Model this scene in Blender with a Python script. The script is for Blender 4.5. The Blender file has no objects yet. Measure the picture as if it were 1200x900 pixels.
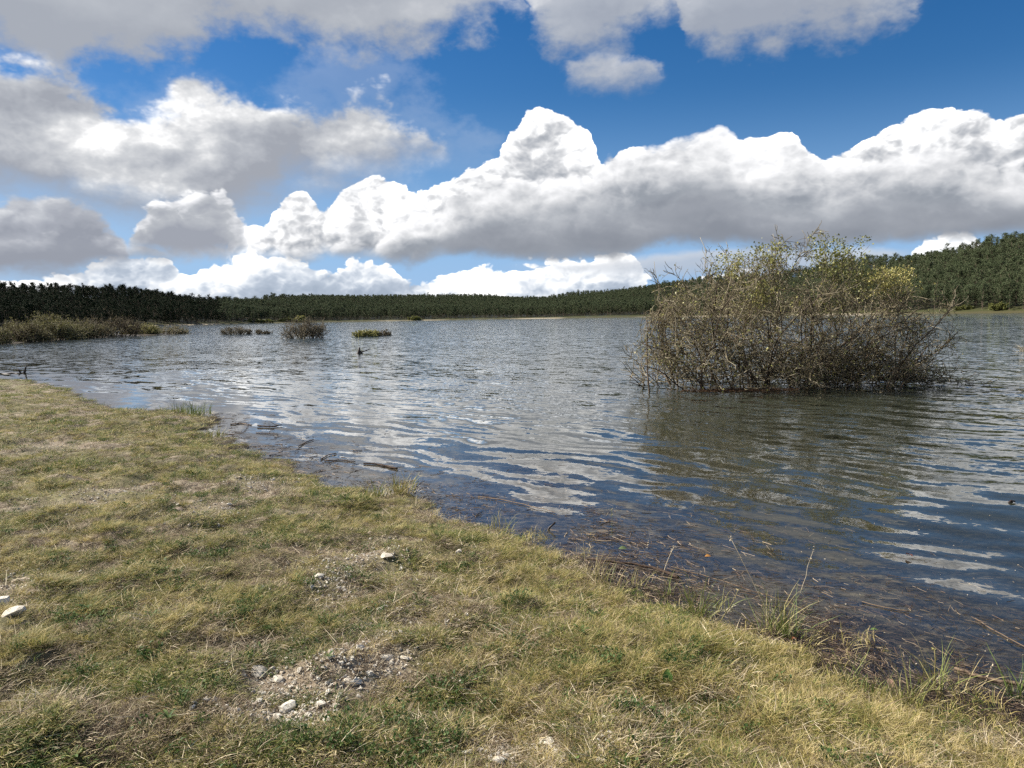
import bpy, math, random
import numpy as np
from mathutils import Matrix, Vector

R = np.random.RandomState
rad = math.radians
SC = bpy.context.scene
COL = SC.collection

# =====================================================================
# CAMERA
# =====================================================================
F_PX, CX, CY = 906.0, 600.0, 450.0
EYE = 1.80
PITCH = math.atan2(80.3, 906.0)
ROLL = math.atan(0.0158)
_f = np.array([0, math.cos(PITCH), -math.sin(PITCH)])
_r0 = np.array([1.0, 0, 0]); _u0 = np.cross(_r0, _f)
_r = _r0 * math.cos(ROLL) - _u0 * math.sin(ROLL)
_u = np.cross(_r, _f)
cam_d = bpy.data.cameras.new("camera")
cam = bpy.data.objects.new("camera", cam_d)
COL.objects.link(cam)
cam_d.sensor_width = 36.0
cam_d.lens = 36.0 * F_PX / 1200.0
cam_d.clip_start = 0.05
cam_d.clip_end = 20000
M = Matrix.Identity(4)
for i in range(3):
    M[i][0] = _r[i]; M[i][1] = _u[i]; M[i][2] = -_f[i]
M[0][3], M[1][3], M[2][3] = 0, 0, EYE
cam.matrix_world = M
SC.camera = cam


def ray(px, py):
    d = (px - CX) * _r - (py - CY) * _u + F_PX * _f
    return d / np.linalg.norm(d)


def at(px, py, z=0.0):
    "where the sight line through a photo pixel meets the level z"
    d = ray(px, py)
    t = (z - EYE) / d[2]
    return np.array([d[0] * t, d[1] * t, z])


def azel(px, py):
    d = ray(px, py)
    return math.degrees(math.atan2(d[0], d[1])), math.degrees(math.asin(d[2]))


# =====================================================================
# SUN, SKY, EXPOSURE
# =====================================================================
SUN_EL, SUN_AZ = 38.0, -72.0           # azimuth measured from +Y towards +X
sd_ = np.array([math.sin(rad(SUN_AZ)) * math.cos(rad(SUN_EL)), math.cos(rad(SUN_AZ)) * math.cos(rad(SUN_EL)), math.sin(rad(SUN_EL))])
sun_d = bpy.data.lights.new("sun", 'SUN')
sun_d.energy = 5.0
sun_d.angle = rad(0.53)
sun_d.color = (1.0, 0.95, 0.87)
sun = bpy.data.objects.new("sun", sun_d)
COL.objects.link(sun)
sun.rotation_euler = Vector(-sd_).to_track_quat('-Z', 'Y').to_euler()
SC.view_settings.view_transform = 'Standard'
SC.view_settings.look = 'None'
SC.view_settings.exposure = 1.0
SC.view_settings.gamma = 1.0
SC.view_settings.use_curve_mapping = False
SC.cycles.max_bounces = 8
SC.cycles.transparent_max_bounces = 16
SC.cycles.use_denoising = False
SC.cycles.sample_clamp_indirect = 3.0
SC.cycles.caustics_reflective = False
SC.cycles.caustics_refractive = False


class NT:
    "small helper for writing node trees"
    def __init__(s, tree):
        s.t = tree; s.n = tree.nodes; s.l = tree.links

    def put(s, sock, v):
        if v is None:
            return
        if isinstance(v, bpy.types.NodeSocket):
            s.l.new(v, sock)
        else:
            sock.default_value = v

    def node(s, kind, out=0, ins=None, **props):
        nd = s.n.new(kind)
        for k, v in props.items():
            setattr(nd, k, v)
        for k, v in (ins or {}).items():
            s.put(nd.inputs[k], v)
        return nd.outputs[out] if out is not None else nd

    def m(s, op, a, b=None, c=None, clamp=False):
        nd = s.n.new('ShaderNodeMath'); nd.operation = op; nd.use_clamp = clamp
        s.put(nd.inputs[0], a); s.put(nd.inputs[1], b); s.put(nd.inputs[2], c)
        return nd.outputs[0]

    def v(s, op, a, b=None, sc=None):
        nd = s.n.new('ShaderNodeVectorMath'); nd.operation = op
        s.put(nd.inputs[0], a); s.put(nd.inputs[1], b)
        if sc is not None:
            s.put(nd.inputs['Scale'], sc)
        return nd.outputs['Value'] if op in ('LENGTH', 'DOT_PRODUCT', 'DISTANCE') else nd.outputs[0]

    def mix(s, f, a, b, blend='MIX'):
        nd = s.n.new('ShaderNodeMix'); nd.data_type = 'RGBA'; nd.blend_type = blend
        s.put(nd.inputs[0], f)
        s.put(nd.inputs[6], col4(a)); s.put(nd.inputs[7], col4(b))
        return nd.outputs[2]

    def sstep(s, x, a, b, lo=0.0, hi=1.0):
        nd = s.n.new('ShaderNodeMapRange'); nd.interpolation_type = 'SMOOTHSTEP'
        s.put(nd.inputs[0], x); s.put(nd.inputs[1], a); s.put(nd.inputs[2], b)
        s.put(nd.inputs[3], lo); s.put(nd.inputs[4], hi)
        return nd.outputs[0]

    def noise(s, vec, scale, detail=4, rough=0.5, dist=0.0, out=0, lac=2.0):
        return s.node('ShaderNodeTexNoise', out, {'Vector': vec, 'Scale': scale, 'Detail': detail, 'Roughness': rough, 'Distortion': dist, 'Lacunarity': lac})

    def ramp(s, f, stops, interp='LINEAR'):
        nd = s.n.new('ShaderNodeValToRGB'); nd.color_ramp.interpolation = interp
        e = nd.color_ramp.elements
        while len(e) < len(stops):
            e.new(0.5)
        for k, (p, c) in enumerate(stops):
            e[k].position = p; e[k].color = col4(c)
        s.put(nd.inputs[0], f)
        return nd.outputs[0]


def col4(c):
    if isinstance(c, bpy.types.NodeSocket) or c is None:
        return c
    if isinstance(c, (int, float)):
        return (c, c, c, 1)
    return tuple(c) if len(c) == 4 else (c[0], c[1], c[2], 1)


world = bpy.data.worlds.new("World")
SC.world = world
world.use_nodes = True
W = NT(world.node_tree)
W.n.clear()
SKY_STR = 0.10
w_out = W.n.new('ShaderNodeOutputWorld')
w_bg = W.n.new('ShaderNodeBackground')
w_bg.inputs['Strength'].default_value = SKY_STR
W.l.new(w_bg.outputs[0], w_out.inputs[0])
w_sky = W.n.new('ShaderNodeTexSky')
w_sky.sky_type = 'NISHITA'; w_sky.sun_disc = False
w_sky.sun_elevation = rad(SUN_EL); w_sky.sun_rotation = rad(SUN_AZ)
w_sky.air_density = 1.0; w_sky.dust_density = 0.25; w_sky.ozone_density = 2.2
hsv = W.node('ShaderNodeHueSaturation', 0, {'Saturation': 1.42, 'Value': 0.42, 'Color': w_sky.outputs[0]})
D = W.node('ShaderNodeTexCoord', 'Generated')
sep = W.n.new('ShaderNodeSeparateXYZ'); W.l.new(D, sep.inputs[0])
DX, DY, DZ = sep.outputs[0], sep.outputs[1], sep.outputs[2]
RAD2 = 57.29578
AZ = W.m('MULTIPLY', W.m('ARCTAN2', DX, DY), RAD2)
EL = W.m('MULTIPLY', W.m('ARCSINE', DZ), RAD2)
Dst = W.v('MULTIPLY', D, (1, 1, 1.5))
# shared turbulence
warpA = W.v('SUBTRACT', W.noise(Dst, 7.0, 5, 0.6, out=1), (0.5, 0.5, 0.5))
warpB = W.v('SUBTRACT', W.noise(W.v('ADD', Dst, (3.1, 7.7, 1.3)), 30.0, 4, 0.6, out=1), (0.5, 0.5, 0.5))
sA = W.n.new('ShaderNodeSeparateXYZ'); W.l.new(warpA, sA.inputs[0])
sB = W.n.new('ShaderNodeSeparateXYZ'); W.l.new(warpB, sB.inputs[0])
Pw = W.v('ADD', Dst, W.v('ADD', W.v('SCALE', warpA, sc=0.03), W.v('SCALE', warpB, sc=0.010)))


def billow(vec):
    "rounded heaps with sharp creases between them, four sizes"
    acc = None
    for k, (scl, am) in enumerate(((11.0, 1.0), (25.0, 0.60), (56.0, 0.30), (125.0, 0.14))):
        n = W.noise(W.v('ADD', vec, (1.7 * k, 0.3 * k, 2.9 * k)), scl, 0, 0.5)
        q = W.m('MULTIPLY', W.m('ABSOLUTE', W.m('MULTIPLY_ADD', n, 2.0, -1.0)), am)
        acc = q if acc is None else W.m('ADD', acc, q)
    return acc


bil0 = billow(Pw)
bil1 = billow(W.v('ADD', Pw, (-0.006, 0.0, 0.009)))
REL = W.m('SUBTRACT', bil0, bil1)                 # > 0 on the sides that face the sun
bilF = W.m('SUBTRACT', bil0, 0.42)
softn = W.m('SUBTRACT', W.noise(Dst, 9.0, 5, 0.6), 0.5)
soft1 = W.m('SUBTRACT', W.noise(W.v('ADD', Dst, (-0.03, 0.0, 0.035)), 9.0, 5, 0.6), 0.5)
RELS = W.m('SUBTRACT', softn, soft1)
lown = W.m('SUBTRACT', W.noise(W.v('MULTIPLY', Dst, (1, 1, 1.6)), 5.0, 2, 0.5), 0.5)


def curve(x, pts):
    "pts: list of photo pixels along a cloud edge -> float curve over azimuth giving elevation in degrees"
    ae = sorted(azel(*p) for p in pts)
    nd = W.n.new('ShaderNodeFloatCurve')
    c = nd.mapping.curves[0]
    ae = [((a + 60) / 120, e / 50) for a, e in ae]
    while len(c.points) < len(ae):
        c.points.new(0.5, 0.5)
    for p, (a, e) in zip(c.points, ae):
        p.location = (a, e); p.handle_type = 'AUTO_CLAMPED'
    nd.mapping.extend = 'HORIZONTAL'
    nd.mapping.update()
    W.put(nd.inputs['Value'], x)
    return W.m('MULTIPLY', nd.outputs[0], 50.0)


def cloud_layer(under, top, bot, stops, wa=1.0, wb=0.6, bl=0.6, soft=0.2, bsoft=0.6, relk=0.5, relsk=0.0, sft=0.0, alpha=1.0, tex=1.0, low=1.2, thick=4.0, edge=0.35):
    """one bank of cloud between two edge lines; returns the new colour.
    shade level runs with the depth below the top edge (thick = degrees over which a heap turns from lit to shaded)"""
    az = W.m('ADD', AZ, W.m('MULTIPLY_ADD', sA.outputs[0], wa * 1.2, W.m('MULTIPLY', sB.outputs[0], wb)))
    el = W.m('ADD', EL, W.m('MULTIPLY_ADD', sA.outputs[1], wa, W.m('MULTIPLY', sB.outputs[1], wb)))
    a01 = W.m('MULTIPLY_ADD', az, 1 / 120, 0.5)
    T = curve(a01, top); B = curve(a01, bot)
    bill = W.m('ADD', W.m('MULTIPLY', bilF, bl), W.m('MULTIPLY', softn, sft))
    upd = W.m('ADD', W.m('SUBTRACT', T, el), bill)
    dnd = W.m('ADD', W.m('SUBTRACT', el, B), W.m('MULTIPLY', bill, 0.5))
    mask = W.m('MULTIPLY', W.sstep(upd, -soft * 0.3, soft), W.sstep(dnd, -bsoft, bsoft))
    mask = W.m('MULTIPLY', mask, W.m('MULTIPLY', W.sstep(W.m('SUBTRACT', T, B), 0.15, 0.9), alpha))
    lev = W.m('SUBTRACT', 0.90, W.m('DIVIDE', upd, thick))
    lev = W.m('MAXIMUM', lev, 0.18)
    k_in = W.sstep(upd, 0.0, thick, tex, tex * edge)
    det = W.m('ADD', W.m('MULTIPLY', REL, relk), W.m('MULTIPLY', RELS, relsk))
    lev = W.m('ADD', lev, W.m('MULTIPLY', det, k_in))
    lev = W.m('ADD', lev, W.m('MULTIPLY', lown, low))
    lev = W.m('ADD', lev, W.sstep(dnd, 0.0, 2.2, -0.15, 0.0))
    c = W.ramp(W.m('MULTIPLY_ADD', lev, 1.0, 0.0, clamp=True), stops)
    return W.mix(mask, under, W.v('SCALE', c, sc=CLOUD_GAIN / SKY_STR))


# ---- cloud edges, as photo pixels turned into sky directions ----
A_top = [(262, 300), (275, 264), (310, 262), (312, 256), (326, 240), (342, 231), (358, 232), (372, 246), (382, 238), (400, 225), (440, 206), (470, 214), (495, 232), (520, 214),
         (555, 202), (580, 182), (605, 150), (638, 134), (672, 140), (698, 176), (708, 194), (735, 172), (765, 184), (800, 175),
         (838, 160), (862, 164), (890, 168), (925, 158), (945, 180), (985, 182), (1040, 150), (1085, 134), (1130, 127), (1200, 134), (1300, 120), (1500, 150), (1900, 210)]
A_bot = [(262, 300), (275, 292), (350, 300), (420, 296), (480, 304), (520, 292), (600, 296), (700, 296), (800, 282), (900, 284), (1000, 284), (1060, 278), (1120, 276), (1200, 272), (1500, 262), (1900, 262)]
A1_top = [(440, 290), (470, 250), (510, 246), (540, 226), (580, 214), (610, 206), (650, 200), (690, 208), (715, 186), (745, 182), (775, 176), (805, 160), (838, 144), (862, 160), (880, 176), (930, 180), (970, 188), (1020, 196), (1060, 178), (1110, 172), (1150, 186), (1200, 196), (1300, 190), (1500, 190), (1900, 240)]
A2_top = [(500, 290), (540, 262), (600, 250), (660, 240), (700, 236), (760, 246), (820, 224), (880, 232), (940, 240), (1000, 222), (1060, 228), (1120, 236), (1200, 224), (1500, 220), (1900, 250)]
B_top = [(-400, 322), (0, 322), (60, 324), (110, 306), (150, 300), (200, 306), (222, 328), (240, 310), (290, 297), (330, 298), (380, 316), (430, 303), (462, 310),
         (474, 338), (495, 327), (540, 318), (600, 312), (650, 308), (700, 297), (740, 303), (765, 330), (800, 330), (900, 326), (1000, 318), (1060, 304), (1088, 280), (1125, 271), (1152, 279), (1175, 300), (1300, 290), (1700, 290)]
B_bot = [(-400, 450), (600, 450), (1200, 450), (1700, 450)]
G_top = [(560, 309), (640, 306), (760, 300), (820, 292), (900, 290), (1000, 290), (1060, 292), (1085, 296)]
G_bot = [(560, 310), (640, 316), (760, 322), (820, 318), (900, 318), (1000, 314), (1060, 302), (1085, 297)]
C_top = [(-500, 20), (-200, 30), (0, 58), (60, 72), (120, 100), (160, 125), (230, 104), (290, 100), (340, 114), (380, 126), (430, 120), (470, 142), (512, 170), (535, 182)]
C_bot = [(-500, 230), (-200, 225), (0, 218), (60, 226), (120, 232), (180, 244), (250, 250), (310, 236), (345, 212), (370, 214), (410, 208), (460, 196), (512, 182), (535, 183)]
D_top = [(-500, 250), (-200, 235), (0, 236), (60, 238), (110, 250), (140, 276), (155, 304)]
D_bot = [(-500, 322), (-200, 318), (0, 322), (80, 320), (130, 308), (155, 305)]
P_top = [(148, 284), (165, 250), (200, 226), (240, 226), (275, 250), (292, 272)]
P_bot = [(148, 285), (170, 294), (220, 300), (262, 296), (292, 273)]
E_top = [(-600, -900), (200, -900), (520, -700), (600, -40), (625, 6)]
E_bot = [(-600, 30), (0, 58), (70, 78), (110, 56), (160, 60), (230, 50), (262, 34), (330, 46), (400, 50), (480, 50), (540, 30), (600, 12), (625, 7)]
H_top = [(620, 10), (650, -60), (700, -90), (740, -60), (800, -8), (830, -80), (900, -110), (1000, -70), (1070, -10), (1090, 0)]
H_bot = [(620, 11), (640, 36), (680, 54), (730, 38), (790, 4), (808, 38), (850, 54), (900, 52), (960, 28), (1060, 16), (1090, 2)]
I_top = [(660, 80), (690, 62), (740, 66), (765, 68), (785, 80)]
I_bot = [(660, 81), (700, 86), (750, 90), (768, 88), (785, 81)]

CLOUD_GAIN = 0.595
V_top = [(-600, 40), (0, 60), (200, 90), (400, 60), (520, 110), (600, 200)]
V_bot = [(-600, 330), (0, 320), (200, 300), (400, 250), (520, 190), (600, 201)]
white = (0.98, 0.98, 0.985)
lit = (0.66, 0.67, 0.69)
mid = (0.42, 0.44, 0.475)
dark = (0.225, 0.245, 0.285)
c0 = W.v('MULTIPLY', hsv, (0.93, 0.97, 1.12))
# paler towards the horizon
hz = W.sstep(EL, 0.0, 16.0, 0.80, 0.0)
c0 = W.mix(hz, c0, tuple(x / SKY_STR for x in (0.155, 0.27, 0.46)))
# scattered cloud higher up and all round, on a level sheet
invz = W.m('DIVIDE', 1.0, W.m('MAXIMUM', W.m('ADD', DZ, 0.06), 0.05))
sheet = W.v('MULTIPLY', D, W.node('ShaderNodeCombineXYZ', 0, {0: invz, 1: invz, 2: 0.0}))
sn = W.noise(W.v('ADD', sheet, (4.3, 1.9, 0)), 1.1, 6, 0.56)
outside = W.m('MAXIMUM', W.sstep(EL, 25, 33), W.m('MULTIPLY', W.sstep(W.m('ABSOLUTE', AZ), 42, 60), W.sstep(EL, 6, 12)))
hm = W.m('MULTIPLY', W.sstep(sn, 0.52, 0.62), outside)
hc = W.ramp(W.m('ADD', W.m('MULTIPLY', RELS, 1.5), W.sstep(sn, 0.5, 0.75, 0.75, 0.3), clamp=True), [(0, dark), (0.4, mid), (0.7, lit), (1, white)])
c0 = W.mix(hm, c0, W.v('SCALE', hc, sc=CLOUD_GAIN / SKY_STR))
blue_dark = (0.36, 0.41, 0.49)
c0 = cloud_layer(c0, V_top, V_bot, [(0, (0.45, 0.50, 0.58)), (0.6, (0.60, 0.64, 0.70)), (1, (0.8, 0.82, 0.85))], wa=4.0, wb=2.0, bl=1.0, soft=3.0, bsoft=3.0, relk=0.1, relsk=1.0, sft=16.0, low=1.5, thick=9, alpha=0.18)
c0 = cloud_layer(c0, B_top, B_bot, [(0, (0.33, 0.39, 0.48)), (0.3, (0.42, 0.48, 0.57)), (0.5, (0.60, 0.65, 0.72)), (0.70, (0.86, 0.88, 0.90)), (1.0, (1.25, 1.25, 1.24))], wa=0.9, wb=0.6, bl=1.6, soft=0.18, relk=1.1, relsk=1.0, low=1.8, thick=4.2, edge=1.0)
c0 = cloud_layer(c0, G_top, G_bot, [(0, mid), (0.6, (0.42, 0.47, 0.55)), (1, lit)], wa=1.2, wb=0.4, bl=0.3, soft=0.5, relk=0.1, alpha=0.85)
ramp_A = [(0.0, dark), (0.22, (0.27, 0.295, 0.335)), (0.42, mid), (0.58, (0.60, 0.61, 0.63)), (0.74, (0.88, 0.885, 0.895)), (1.0, (1.35, 1.34, 1.32))]
c0 = cloud_layer(c0, A_top, A_bot, ramp_A, wa=1.2, wb=0.5, bl=1.2, soft=0.15, bsoft=0.7, relk=1.0, relsk=0.7, low=1.0, thick=8.0, edge=0.5)
c0 = cloud_layer(c0, A1_top, A_bot, [(0.0, dark), (0.25, (0.27, 0.295, 0.335)), (0.42, (0.40, 0.42, 0.455)), (0.65, (0.60, 0.61, 0.63)), (1.0, (0.92, 0.92, 0.93))], wa=1.3, wb=0.5, bl=1.5, soft=0.5, bsoft=0.7, relk=0.6, relsk=1.0, low=1.4, thick=6.0, alpha=0.93)
c0 = cloud_layer(c0, A2_top, A_bot, [(0.0, (0.215, 0.235, 0.275)), (0.45, (0.30, 0.32, 0.36)), (0.8, mid), (1, (0.5, 0.51, 0.54))], wa=1.6, wb=0.6, bl=0.9, soft=1.6, bsoft=0.7, relk=0.25, relsk=0.9, low=1.6, thick=4.0, alpha=0.85)
c0 = cloud_layer(c0, D_top, D_bot, [(0.0, (0.27, 0.29, 0.34)), (0.4, (0.36, 0.38, 0.43)), (0.7, (0.5, 0.52, 0.56)), (1, (0.76, 0.77, 0.79))], wa=1.9, wb=0.7, bl=1.3, soft=0.6, bsoft=0.9, relk=0.8, relsk=2.0, sft=4.0, low=2.4, thick=4.5)
c0 = cloud_layer(c0, C_top, C_bot, [(0.0, (0.31, 0.33, 0.375)), (0.3, (0.40, 0.42, 0.46)), (0.6, (0.54, 0.555, 0.58)), (0.8, (0.72,0.725,0.735)), (1.0, (1.0, 1.0, 1.0))], wa=3.4, wb=1.3, bl=1.8, soft=1.1, bsoft=2.0, relk=0.5, relsk=2.0, sft=4.5, low=2.8, thick=11.0, edge=0.9)
c0 = cloud_layer(c0, P_top, P_bot, [(0.0, (0.30, 0.32, 0.37)), (0.4, mid), (0.65, (0.66, 0.67, 0.70)), (0.9, white)], wa=2.0, wb=0.6, bl=1.6, soft=0.35, bsoft=0.8, relk=1.1, relsk=1.6, sft=3.0, low=2.0, thick=3.6)
top_ramp = [(0.0, (0.33, 0.355, 0.405)), (0.4, (0.39, 0.415, 0.46)), (0.75, (0.46, 0.48, 0.52)), (1, (0.62, 0.63, 0.65))]
c0 = cloud_layer(c0, E_top, E_bot, top_ramp, wa=3.6, wb=3.0, bl=1.6, soft=1.0, bsoft=1.2, relk=0.5, relsk=2.2, sft=8.0, low=2.4, thick=16)
c0 = cloud_layer(c0, H_top, H_bot, top_ramp, wa=3.2, wb=3.0, bl=1.6, soft=1.1, bsoft=1.2, relk=0.5, relsk=1.8, sft=8.0, low=1.8, thick=9, alpha=0.9)
c0 = cloud_layer(c0, I_top, I_bot, top_ramp, wa=2.4, wb=2.2, bl=0.6, soft=0.9, bsoft=1.1, relk=0.2, relsk=1.2, sft=3.5, low=1.0, thick=3, alpha=0.85)
W.put(w_bg.inputs['Color'], c0)
world.cycles.sampling_method = 'MANUAL'
world.cycles.sample_map_resolution = 512

# =====================================================================
# HELPERS
# =====================================================================

def link(o, parent=None):
    COL.objects.link(o)
    if parent is not None:
        o.parent = parent
    return o


def props(o, label=None, cat=None, group=None, kind=None):
    if label: o['label'] = label
    if cat: o['category'] = cat
    if group: o['group'] = group
    if kind: o['kind'] = kind
    return o


def mesh_np(name, V, Fs, mat=None, attrs=None, smooth=False):
    """V (n,3); Fs a list of int arrays (m,3) or (m,4)"""
    me = bpy.data.meshes.new(name)
    V = np.asarray(V, dtype=np.float32)
    Fs = [np.asarray(f, dtype=np.int32) for f in Fs if len(f)]
    loops = np.concatenate([f.ravel() for f in Fs])
    tot = np.concatenate([np.full(len(f), f.shape[1], np.int32) for f in Fs])
    start = np.concatenate([[0], np.cumsum(tot)[:-1]]).astype(np.int32)
    me.vertices.add(len(V)); me.vertices.foreach_set('co', V.ravel())
    me.loops.add(len(loops)); me.loops.foreach_set('vertex_index', loops)
    me.polygons.add(len(tot)); me.polygons.foreach_set('loop_start', start)
    me.polygons.foreach_set('loop_total', tot)
    if smooth:
        me.polygons.foreach_set('use_smooth', np.ones(len(tot), bool))
    for k, a in (attrs or {}).items():
        a = np.asarray(a, np.float32)
        at_ = me.attributes.new(k, 'FLOAT' if a.ndim == 1 else 'FLOAT_VECTOR', 'POINT')
        at_.data.foreach_set('value' if a.ndim == 1 else 'vector', a.ravel())
    me.update(calc_edges=True)
    me.validate()
    if mat: me.materials.append(mat)
    return me


def obj(name, me, parent=None, loc=None):
    o = bpy.data.objects.new(name, me)
    if loc is not None: o.location = loc
    return link(o, parent)


def empty(name, loc=(0, 0, 0), rz=0):
    o = bpy.data.objects.new(name, None)
    o.location = loc; o.rotation_euler = (0, 0, rz); o.empty_display_size = 0.1
    return link(o)


def norm(a):
    return a / np.maximum(np.linalg.norm(a, axis=-1, keepdims=True), 1e-9)


def hashn(ix, iy, seed):
    n = (ix.astype(np.int64) * 374761393 + iy.astype(np.int64) * 668265263 + seed * 1442695041) & 0xffffffff
    n = ((n ^ (n >> 13)) * 1274126177) & 0xffffffff
    n = n ^ (n >> 16)
    return (n & 0xffff) / 65535.0


def vnoise(x, y, seed=0):
    x = np.asarray(x, float); y = np.asarray(y, float)
    ix, iy = np.floor(x), np.floor(y)
    fx, fy = x - ix, y - iy
    fx = fx * fx * (3 - 2 * fx); fy = fy * fy * (3 - 2 * fy)
    a, b = hashn(ix, iy, seed), hashn(ix + 1, iy, seed)
    c, d = hashn(ix, iy + 1, seed), hashn(ix + 1, iy + 1, seed)
    return (a * (1 - fx) + b * fx) * (1 - fy) + (c * (1 - fx) + d * fx) * fy


def fbm(x, y, sc, oct=4, seed=0, gain=0.5):
    s = 0; a = 1; t = 0
    for k in range(oct):
        s = s + a * vnoise(x * sc * 2 ** k + 13.7 * k, y * sc * 2 ** k - 7.1 * k, seed + k); t += a; a *= gain
    return s / t


def tubes(P, r0, r1, sides=3, tone=None):
    "P (N,k,3) polylines, radius r0 -> r1 along each.  returns V, F, tone"
    N, K, _ = P.shape
    T = np.empty_like(P)
    T[:, 1:-1] = P[:, 2:] - P[:, :-2]; T[:, 0] = P[:, 1] - P[:, 0]; T[:, -1] = P[:, -1] - P[:, -2]
    T = norm(T)
    ref = np.where(np.abs(T[:, :1, 2:3]) > 0.9, np.array([1.0, 0, 0]), np.array([0, 0, 1.0]))
    A = norm(np.cross(T, ref)); B = np.cross(T, A)
    s = np.linspace(0, 1, K)[None, :, None]
    rr = (np.reshape(r0, (-1, 1, 1)) * (1 - s) + np.reshape(r1, (-1, 1, 1)) * s)
    rr = np.broadcast_to(rr, (N, K, 1))
    ang = np.arange(sides) * 2 * math.pi / sides
    V = P[:, :, None, :] + rr[:, :, None, :] * (A[:, :, None, :] * np.cos(ang)[None, None, :, None] + B[:, :, None, :] * np.sin(ang)[None, None, :, None])
    V = V.reshape(-1, 3)
    n = np.arange(N)[:, None, None]; k = np.arange(K - 1)[None, :, None]; j = np.arange(sides)[None, None, :]
    b = (n * K + k) * sides
    j2 = (j + 1) % sides
    F = np.stack([b + j, b + j2, b + sides + j2, b + sides + j], -1).reshape(-1, 4)
    tn = np.repeat(tone if tone is not None else np.zeros(N), K * sides)
    caps = []
    if sides > 3:
        nn = np.arange(N)[:, None]
        caps = ((nn * K + K - 1) * sides + np.arange(sides)[None, :])
    return V, F, tn, caps


def grow(S, Dr, L, nseg, wig, up, rng, droop=0.0):
    "random-walk polylines"
    N = len(S)
    P = np.zeros((N, nseg + 1, 3)); P[:, 0] = S
    d = norm(Dr)
    st = (L / nseg)[:, None]
    for k in range(nseg):
        d = norm(d + rng.normal(0, wig, (N, 3)) + np.array([0, 0, up]))
        P[:, k + 1] = P[:, k] + d * st
    return P


def spawn(P, per, ang, rng, tmin=0.15, tmax=1.0):
    "child starts and directions on polylines"
    N, K, _ = P.shape
    idx = np.repeat(np.arange(N), per)
    t = rng.uniform(tmin, tmax, len(idx)) * (K - 1)
    i = np.minimum(t.astype(int), K - 2); fr = (t - i)[:, None]
    a, b = P[idx, i], P[idx, i + 1]
    S = a * (1 - fr) + b * fr
    T = norm(b - a)
    rv = rng.normal(0, 1, (len(idx), 3))
    pv = norm(rv - (rv * T).sum(1, keepdims=True) * T)
    return S, norm(T * math.cos(ang) + pv * math.sin(ang)), idx, t / (K - 1)


def joinV(parts):
    "parts: list of (V,F,tone[,caps]) -> V, [F...], tone"
    Vs, Fq, Tn, off = [], [], [], 0
    extra = {}
    for p in parts:
        V, F, tn = p[0], p[1], p[2]
        Vs.append(V); Tn.append(tn)
        F = np.asarray(F)
        extra.setdefault(F.shape[1], []).append(F + off)
        if len(p) > 3 and len(p[3]):
            extra.setdefault(p[3].shape[1], []).append(p[3] + off)
        off += len(V)
    return np.concatenate(Vs), [np.concatenate(v) for v in extra.values()], np.concatenate(Tn)


def leaves(C, size, rng, aspect=0.55, upb=0.3, tone=None):
    "bent leaf blades of two quads, C (N,3)"
    N = len(C)
    nrm = norm(rng.normal(0, 1, (N, 3)) + np.array([0, 0, upb]))
    a = norm(np.cross(nrm, rng.normal(0, 1, (N, 3)))); b = np.cross(nrm, a)
    L = (size * rng.uniform(0.6, 1.3, N))[:, None]
    w = L * aspect * 0.5
    p0 = C; p1 = C + a * L * 0.5 + b * w + nrm * w * 0.3; p2 = C + a * L; p3 = C + a * L * 0.5 - b * w + nrm * w * 0.3
    V = np.stack([p0, p1, p2, p3], 1).reshape(-1, 3)
    o = np.arange(N)[:, None] * 4
    F = np.concatenate([o + np.array([0, 1, 2]), o + np.array([0, 2, 3])])
    tn = np.repeat(tone if tone is not None else rng.uniform(0, 1, N), 4)
    return V, F, tn


# =====================================================================
# MATERIALS
# =====================================================================

def new_mat(name):
    m = bpy.data.materials.new(name); m.use_nodes = True
    t = NT(m.node_tree); t.n.clear()
    out = t.n.new('ShaderNodeOutputMaterial')
    return m, t, out


def bsdf(t, out, color, rough=0.8, spec=0.3, normal=None, trans=0.0, tcol=None):
    p = t.node('ShaderNodeBsdfPrincipled', None, {'Base Color': col4(color), 'Roughness': rough, 'Specular IOR Level': spec})
    if normal is not None: t.l.new(normal, p.inputs['Normal'])
    s = p.outputs[0]
    if trans > 0:
        tr = t.node('ShaderNodeBsdfTranslucent', 0, {'Color': col4(tcol if tcol is not None else color)})
        s = t.node('ShaderNodeMixShader', 0, {0: trans, 1: s, 2: tr})
    t.l.new(s, out.inputs[0])
    return p


def attr(t, name):
    return t.node('ShaderNodeAttribute', 'Fac', attribute_name=name)


def mat_tone(name, stops, rough=0.8, spec=0.2, trans=0.0, patch=None, patch_scale=1.0, nscale=None):
    "colour picked by the per-piece tone, shifted per instance and by a broad patch noise"
    m, t, out = new_mat(name)
    tn = attr(t, 'tone')
    rnd = t.node('ShaderNodeObjectInfo', 'Random')
    f = t.m('ADD', tn, t.m('MULTIPLY_ADD', rnd, 0.24, -0.12))
    pos = t.node('ShaderNodeNewGeometry', 'Position')
    if patch:
        nz = t.m('ADD', t.m('MULTIPLY', t.noise(pos, patch_scale, 3, 0.55), 0.5), t.m('MULTIPLY', t.noise(pos, patch_scale * 6.0, 3, 0.6), 0.5))
        f = t.m('ADD', f, t.m('MULTIPLY', t.m('SUBTRACT', nz, 0.5), patch))
    c = t.ramp(t.m('MULTIPLY_ADD', f, 1.0, 0.0, clamp=True), stops)
    if nscale:
        c = t.mix(t.m('MULTIPLY', t.noise(pos, nscale, 3), 0.6), c, t.v('SCALE', c, sc=0.55))
    bsdf(t, out, c, rough, spec, trans=trans)
    return m


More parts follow.
